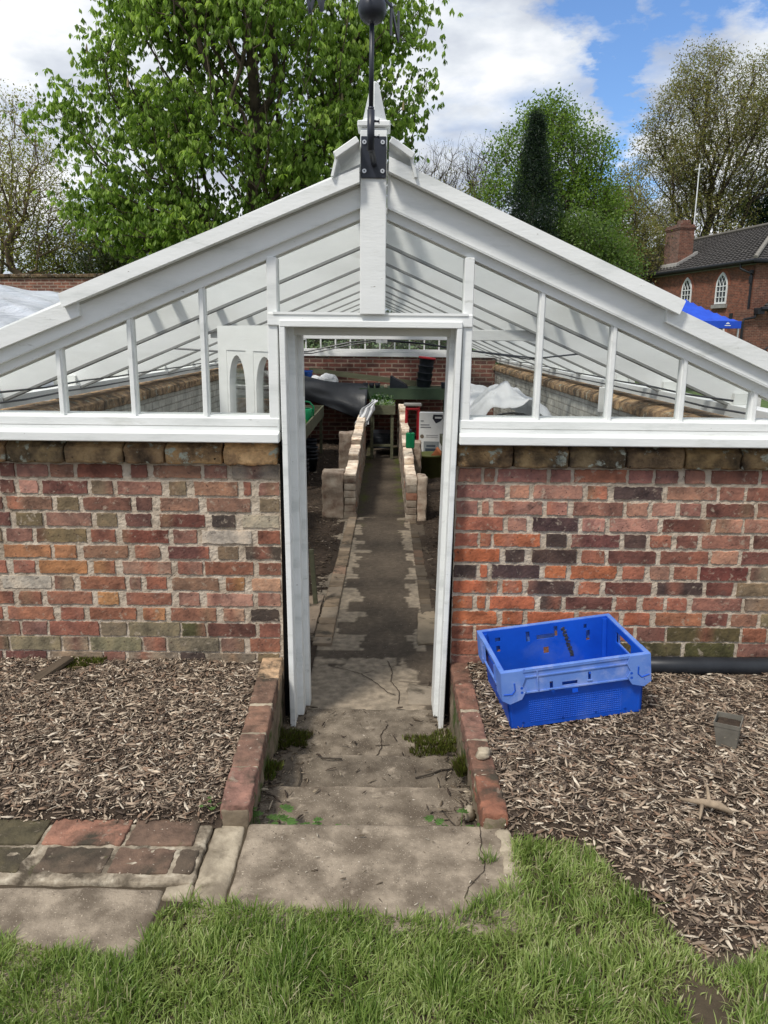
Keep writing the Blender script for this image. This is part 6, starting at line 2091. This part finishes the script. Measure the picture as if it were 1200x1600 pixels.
# grey notice box hanging from the right wire
b = MB(); b.bbox(-.03, .03, -.015, .015, -.14, .06, .004)
o = b.build('thermometer', white_in); o.location = (1.74, 6.2, 1.16); tag(o, 'narrow white thermometer hanging at the right side wall', 'thermometer')
# potted geranium seen through the door leaf
pg = empty('potted_flower', (-1.25, 6.6, .52), 'small pink flower in a dark pot seen through the arched door', 'potted plant')
b = MB(); b.lathe([(0, 0), (.05, 0), (.065, .11), (.06, .11), (0, .10)], n=16); b.build('pot', black_pl, pg, smooth=True)
leaves('foliage', np.array([[r_ * .07 * math.cos(a_), r_ * .07 * math.sin(a_), .15 + .02 * k_] for k_ in range(4) for a_ in (0, 1.5, 3, 4.6) for r_ in (.4, 1)]), 5, .05, [(.03, .08, .02), (.05, .13, .03)], pg, 60, spread=.02)
leaves('blossom', np.array([[.02, 0, .27], [-.03, .01, .25]]), 16, .03, [(.6, .05, .15), (.7, .12, .22)], pg, 61, spread=.014)
bench((-1.35, 5.6, FZ), .70, 2.0, .78, .10, 'short timber staging bench near the front left inside')

# ------------------------------------------------------------------ outside: crate
def crate():
    # rim corners sit on a slightly uneven mulch surface
    root = empty('crate', (.795, 3.14, .042), 'blue plastic stacking crate with writing lying open on the mulch', 'crate', rz=R(19.5))
    root.rotation_euler = (R(.5), R(-6.3), R(5.5))
    L, Wd, H = .625, .452, .272       # outer length (x), depth (y), height
    lb, wb = .560, .395
    t = .006
    zr = .168                         # underside of the rim band
    def wall_pts(z):
        f = z / H
        return (lb + (L - .03 - lb) * f) / 2, (wb + (Wd - .03 - wb) * f) / 2
    b = MB()
    # body: tapered shell with thickness; front/back walls carry openings near the top
    def quadwall(A, B, z0, z1, inset, col=None, mi=0, bb=None):
        bb = bb or b
        # A,B functions giving (x,y) at z for the two ends, outer; inset vector toward inside
        vs = []
        for (P, z) in ((A, z0), (B, z0), (B, z1), (A, z1)):
            x, y = P(z); vs.append((x, y, z))
        for (P, z) in ((A, z0), (B, z0), (B, z1), (A, z1)):
            x, y = P(z); vs.append((x + inset[0], y + inset[1], z))
        bb.add(vs, [(0, 1, 2, 3), (7, 6, 5, 4), (0, 4, 5, 1), (1, 5, 6, 2), (2, 6, 7, 3), (3, 7, 4, 0)], mi, col)
    def along(side, s):
        """point at fraction s (-1..1) along a side at height z"""
        def P(z):
            hx, hy = wall_pts(z)
            return {'F': (s * hx, -hy), 'B': (s * hx, hy), 'L': (-hx, s * hy), 'R': (hx, s * hy)}[side]
        return P
    ins = {'F': (0, t), 'B': (0, -t), 'L': (t, 0), 'R': (-t, 0)}
    # openings per side: (s0, s1, z0, z1)
    holes = {'F': [(-.14, .14, .200, .222), (-.38, -.34, .190, .232), (.20, .24, .205, .247), (-.045, .045, .128, .150)],
             'B': [(-.14, .14, .200, .222), (-.31, -.25, .195, .245), (.14, .20, .205, .255), (-.045, .045, .128, .160), (-.80, -.74, .165, .195), (-.80, -.72, .215, .235), (.66, .72, .165, .215), (.62, .67, .225, .245)],
             'L': [(-.40, .40, .205, .250)], 'R': [(-.40, .40, .195, .245)]}
    for side in 'FBLR':
        hs = holes[side]
        ss = sorted(set([-1, 1] + [h[0] for h in hs] + [h[1] for h in hs]))
        for s0, s1 in zip(ss[:-1], ss[1:]):
            cuts = sorted([(h[2], h[3]) for h in hs if h[0] <= s0 + 1e-6 and h[1] >= s1 - 1e-6])
            z = 0
            for c0, c1 in cuts:
                quadwall(along(side, s0), along(side, s1), z, c0, ins[side]); z = c1
            quadwall(along(side, s0), along(side, s1), z, H - .002, ins[side])
    hx, hy = wall_pts(0)
    b.box(-hx + t + .0005, hx - t - .0005, -hy + t + .0005, hy - t - .0005, .0, .008)
    # rounded corner posts inside
    for sx in (-1, 1):
        for sy in (-1, 1):
            b.tube([(sx * (hx - .012), sy * (hy - .012), .01), (sx * (wall_pts(H)[0] - .012), sy * (wall_pts(H)[1] - .012), H - .01)], .014, 10)
    # dimpled panel on the long front wall and the ends
    for k in range(11):
        z = .022 + k * .0095
        for i in range(52):
            s = -.68 + 1.36 * i / 51
            x, y = along('F', s)(z)
            if b.n < 40000: b.add([(x - .003, y - .0002, z - .003), (x + .003, y - .0002, z - .003), (x + .003, y - .0002, z + .003), (x - .003, y - .0002, z + .003), (x, y - .0024, z)], [(0, 1, 4), (1, 2, 4), (2, 3, 4), (3, 0, 4)])
    for sx in (-1, 1):
        for (s, z) in ((-.8, .025), (-.2, .022), (.3, .028), (.75, .024)):
            x, y = along('F', s)(z); b.lathe([(0, .0024), (.005, .002), (.006, 0)], n=8, M=Matrix.Translation((x, y, z)) @ Matrix.Rotation(R(90), 4, 'X'))
    b.build('body', blue_pl, root)
    # rim band, standing off the body
    rm = MB()
    X, Y = L / 2, Wd / 2
    zt = H
    # top rail
    for (x0, x1, y0, y1) in ((-X, X, -Y, -Y + .018), (-X, X, Y - .018, Y), (-X, -X + .018, -Y + .0181, Y - .0181), (X - .018, X, -Y + .0181, Y - .0181)):
        rm.bbox(x0, x1, y0, y1, zt - .004, zt + .002, .0012)
    # front and back aprons (with frame and slots)
    for sy in (-1, 1):
        yo = sy * (Y - .004); yi = sy * (Y - .008)
        y0, y1 = min(yo, yi), max(yo, yi)
        bands = [(-X, X, .262, .270), (-X + .10, X - .10, .236, .2415), (-X, X, zr, zr + .006)]
        for (x0, x1, z0, z1) in bands: rm.box(x0, x1, y0 - (.004 if sy < 0 else 0), y1 + (.004 if sy > 0 else 0), z0, z1)
        # recessed web with slots
        slots = [(-.060, .005, .180, .196), (-.112, -.098, .172, .205), (.050, .062, .190, .225)]
        xs2 = sorted(set([-X, X] + [s[0] for s in slots] + [s[1] for s in slots]))
        for x0, x1 in zip(xs2[:-1], xs2[1:]):
            z = zr + .0061
            for s in sorted([s for s in slots if s[0] <= x0 + 1e-6 and s[1] >= x1 - 1e-6], key=lambda q: q[2]):
                rm.box(x0, x1, y0, y1, z, s[2]); z = s[3]
            rm.box(x0, x1, y0, y1, z, .2619)
        for x in (-.165, .30 - .02):
            if abs(x) < X - .05: rm.box(x, x + .005, y0 - .005 if sy < 0 else y1, y0 if sy < 0 else y1 + .005, zr + .006, .262)
        for s in slots[1:]:
            rm.box(s[0] - .004, s[1] + .004, (y0 - .004) if sy < 0 else y1, y0 if sy < 0 else y1 + .004, s[2] - .004, s[2])
    for sx in (-1, 1):
        xo = sx * (X - .004); xi = sx * (X - .008)
        x0, x1 = min(xo, xi), max(xo, xi)
        rm.box(x0, x1, -Y + .02, Y - .02, .252, .2729)
        for (a, c) in ((-Y + .02, -.10), (.10, Y - .02)): rm.box(x0, x1, a, c, zr + .01, .2519)
        rm.box(x0 - (.004 if sx < 0 else 0), x1 + (.004 if sx > 0 else 0), -Y + .02, Y - .02, zr + .002, zr + .0099)
        for y in (-.10, .10): rm.box(x0 - .006 if sx < 0 else x0, x1 if sx < 0 else x1 + .006, y - .003, y + .003, zr + .01, .252)
    # corner plates with hook slots, front face
    for sx in (-1, 1):
        for sy in (-1, 1):
            y = sy * (Y + .0005)
            pts_ = [(X + .001, .272), (X - .085, .272), (X - .10, .240), (X - .085, .205), (X - .10, .180), (X - .080, .146), (X - .03, .130), (X + .001, .150)]
            P = [(sx * a, c) for a, c in pts_]
            rm.prism(P, y - .003, y + .003)
            rm.box(sx * (X - .001) - .003, sx * (X - .001) + .003, min(sy * (Y - .09), sy * (Y - .004)), max(sy * (Y - .09), sy * (Y - .004)), .150, .2725)
    rm.build('rim', blue_worn, root)
    # dark hook-shaped slots in the corner plates
    for sx in (-1, 1):
        hk = MB()
        y = -Y - .0031
        for a in range(9):
            pass
        P = [(sx * (X - .020), y, .225), (sx * (X - .024), y, .195), (sx * (X - .036), y, .178), (sx * (X - .060) , y, .176)]
        P = [(sx * (X - .052), y, .222), (sx * (X - .054), y, .190), (sx * (X - .040), y, .174), (sx * (X - .006), y, .182)] if sx > 0 else [(-(X - .052), y, .222), (-(X - .054), y, .190), (-(X - .040), y, .174), (-(X - .006), y, .176)]
        hk.tube(P, .0035, 6)
        for z in (.196, .176): hk.tube([(sx * (X - .082), y + .001, z), (sx * (X - .082), y - .0006, z)], .006, 10)
        hk.build('hook_slot', blue_pl, root)
    # marker scrawl on the inside of the back wall and on the left end
    sc_ = MB(); r = random.Random(3)
    x0, y0 = .085, wall_pts(.23)[1] - t - .0006
    zz = .245
    for k in range(9):
        P = []
        for i in range(9):
            P.append((x0 + k * .0045 + .011 * math.sin(i * 2.2 + k * 1.3) + r.uniform(-.002, .002), 0, zz - i * .0019 + r.uniform(-.002, .002)))
        P = [(p[0], wall_pts(p[2])[1] - t - .0008, p[2]) for p in P]
        sc_.tube(P, .0021, 4); zz -= .0165
    ink = black_pl
    zz = .245
    for k in range(7):
        P = [(-X - .0006 + .002, -Y + .03 + k * .016 + .004 * math.sin(i * 2.0), .245 - .010 * i - .003 * k) for i in range(5)]
        sc_.tube([(-(X - .0075) - .0012, p[1], p[2] - .035) for p in P], .0022, 4)
    sc_.build('marker_writing', ink, root)
    return root


crate()

# black drain pipe at the foot of the right wall
b = MB(); b.tube([(1.02, 3.43, .072), (1.5, 3.432, .072), (2.4, 3.436, .070)], .043, 24)
tag(b.build('drain_pipe', mottle('drain_pipe_plastic', [(.3, g3(.014, .016, .020)), (.7, g3(.026, .029, .034))], scale=8, rough=.42, bump=.05), smooth=True), 'black plastic drain pipe along the foot of the right wall', 'pipe')
# small square pot of soil
pp = empty('plant_pot', (1.362, 2.745, .030), 'small square grey plant pot of soil sunk tilted in the mulch', 'plant pot')
pp.rotation_euler = (R(3), R(-3), R(-32))
b = MB()
s0, s1, h = .033, .047, .128; t = .0022
vs = []
for s, z in ((s0, 0), (s1 - .002, h * .86), (s1, h * .87), (s1 + .001, h), (s1 - t, h), (s1 - t - .001, h * .80)):
    vs += [(-s, -s, z), (s, -s, z), (s, s, z), (-s, s, z)]
fs = [(3, 2, 1, 0)] + [(k * 4 + i, k * 4 + (i + 1) % 4, (k + 1) * 4 + (i + 1) % 4, (k + 1) * 4 + i) for k in range(5) for i in range(4)]
b.add(vs, fs); b.build('pot', mottle('dusty_plastic', [(.3, g3(.12, .11, .09)), (.7, g3(.20, .185, .155))], scale=20, rough=.6, bump=.15, specks=(g3(.3, .26, .2), 60, .70)), pp)
b = MB(); si = s0 + (s1 - s0) * .70 - t - .0005; b.rough(-si, si, -si, si, h * .72, h * .86, seg=.008, amp=.003, freq=60, rnd=.003); b.build('compost', soil, pp)
# wooden offcut by the left wall
b = MB(); b.rough(-.030, .030, -.105, .105, 0, .020, seg=.02, amp=.0015, freq=20, rnd=.003)
o = b.build('wood_offcut', mottle('offcut_wood', [(.3, g3(.06, .045, .03)), (.7, g3(.12, .09, .062))], scale=4, rough=.9, bump=.7, bscale=30, stretch=(8, 1, 8))); o.location = (-1.545, 3.345, .052); o.rotation_euler = (R(8), R(-6), R(-24)); tag(o, 'dark offcut of wood lying on the mulch by the left wall', 'offcut')
# moss and weeds
MO = [(.06, .075, .012), (.09, .11, .018), (.14, .16, .03), (.08, .06, .03)]
tuft('moss_patch', (-1.44, 3.475, .045), 1600, .085, .020, MO, 'green moss cushion at the foot of the left wall', 'moss', 71, w=.002)
tuft('moss_clump', (-.445, 3.28, FZ + .01), 2200, .085, .030, MO, 'green moss clump at the foot of the left door jamb', 'moss', 72, w=.002)
tuft('moss_clump', (.235, 3.12, -.18), 2000, .09, .022, MO, 'moss clump on the step below the right door jamb', 'moss', 73, w=.002)
tuft('grass_tuft', (.335, 2.10, .0), 60, .02, .045, [(.12, .2, .04), (.2, .27, .08)], 'little grass tuft growing in the slab crack', 'grass tuft', 74, w=.0012)
tuft('moss_clump', (-.455, 2.75, -.09), 700, .05, .03, MO + [(.1, .16, .03)], 'small moss clump beside the left edging on the steps', 'moss', 77, w=.002)
tuft('moss_clump', (.345, 2.78, -.10), 1100, .055, .05, MO, 'moss growing up the right edging beside the middle step', 'moss', 78, w=.002)


def weed(loc, s, n, label, seed):
    root = empty('weed', loc, label, 'weed', 'weeds along the top step')
    r = np.random.default_rng(seed)
    P = []; b = MB()
    for i in range(n):
        a = r.random() * 6.28; l = s * (.5 + .6 * r.random())
        tip = np.array([l * math.cos(a), l * math.sin(a) * .7, .012 + l * .65])
        b.tube([(0, 0, 0), tuple(tip * .6 + np.array([0, 0, .008])), tuple(tip)], .0009, 4, col=(.10, .2, .04))
        P.append(tip)
    b.build('stem', grassm, root)
    # lobed leaves: three leaflets on every stem
    P = np.array(P); V = []; F = []; C = []
    for p in P:
        az = math.atan2(p[1], p[0]); 
        for da in (-1.0, -.45, 0, .45, 1.0):
            q = az + da; l = s * .42 * (1 - .25 * abs(da)); w = l * .26
            d = np.array([math.cos(q), math.sin(q), -.12]); sd = np.array([-math.sin(q), math.cos(q), 0])
            k = len(V); V += [p, p + d * l * .5 + sd * w, p + d * l, p + d * l * .5 - sd * w]; F.append((k, k + 1, k + 2, k + 3))
            c = np.array([.075, .145, .035]) * r.uniform(.7, 1.5); C += [c] * 4
    np_mesh('leaf', np.array(V), np.array(F), grassm, cols=np.array(C), parent=root)
    return root


weed((-.40, 2.305, -.085), .10, 22, 'leafy green weed at the left end of the top step', 1)
weed((-.30, 2.30, -.085), .07, 10, 'small lobed weed beside the larger one on the top step', 2)
weed((-.20, 2.295, -.085), .075, 12, 'weed in the middle left of the slab edge', 3)
weed((-.155, 2.295, -.085), .07, 8, 'thin stemmed weed just right of the middle left weed', 4)
weed((.27, 2.305, -.085), .09, 16, 'leafy weed at the right end of the top step', 5)
weed((.35, 2.30, -.085), .07, 10, 'smaller weed against the right edging at the top step', 6)
weed((-.57, 2.30, .03), .035, 6, 'tiny weed at the corner of the left mulch bed', 7)

# litter: twigs and leaves on the steps
def steps_h(x, y): return (-.088 if y < 2.645 else -.178 if y < 3.03 else -.258) 
def reg_steps(r):
    x = r.uniform(-.47, .36); y = r.uniform(2.29, 3.6)
    e = min(x + .47, .36 - x)
    if r.random() > math.exp(-e / .045) + .018: return None
    return (x, y)
tag(chips('step_litter', 1500, reg_steps, steps_h, 9, .006, .045, [((.10, .075, .05), 4), ((.05, .036, .026), 5), ((.25, .2, .14), 2), ((.45, .38, .28), .7)], zoff=.002), kind='stuff')
def slab_h(x, y): return .004
def reg_slab(r):
    x = r.uniform(-.44, .42); y = r.uniform(1.86, 2.26)
    return (x, y)
tag(chips('slab_litter', 70, reg_slab, slab_h, 10, .003, .022, [((.10, .075, .05), 4), ((.45, .40, .32), 3)], zoff=.001, tilt=.1), kind='stuff')


def twig(pts, rad, label):
    b = MB(); b.tube(pts, rad, 6); tag(b.build('twig', bark, smooth=True), label, 'twig')


twig([(.14, 2.84, -.172), (.20, 2.86, -.168), (.25, 2.90, -.172), (.30, 2.905, -.17)], .0035, 'dark twig lying at the right of the middle step')
twig([(-.34, 2.90, -.170), (-.33, 2.82, -.168), (-.335, 2.76, -.17), (-.26, 2.72, -.172)], .003, 'thin bent twig at the left of the middle step')
twig([(-.26, 2.98, -.170), (-.22, 2.97, -.165), (-.17, 2.975, -.17)], .0035, 'short pale twig near the back of the middle step')
twig([(.30, 2.34, -.084), (.25, 2.42, -.083), (.22, 2.50, -.085)], .0025, 'thin twig at the right of the top step')
b = MB()
b.tube([(1.02, 2.34, .07), (1.08, 2.30, .085), (1.13, 2.29, .08), (1.17, 2.27, .065)], [.004, .012, .015, .006], 7, col=(.30, .23, .16)); b.tube([(1.10, 2.29, .085), (1.12, 2.36, .10), (1.13, 2.42, .095)], [.008, .005, .003], 6, col=(.30, .23, .16))
b.tube([(1.08, 2.30, .08), (1.04, 2.22, .075)], [.008, .003], 6, col=(.30, .23, .16))
tag(b.build('root_piece', chipm, smooth=True), 'knobbly piece of pale root on the right mulch bed', 'root')
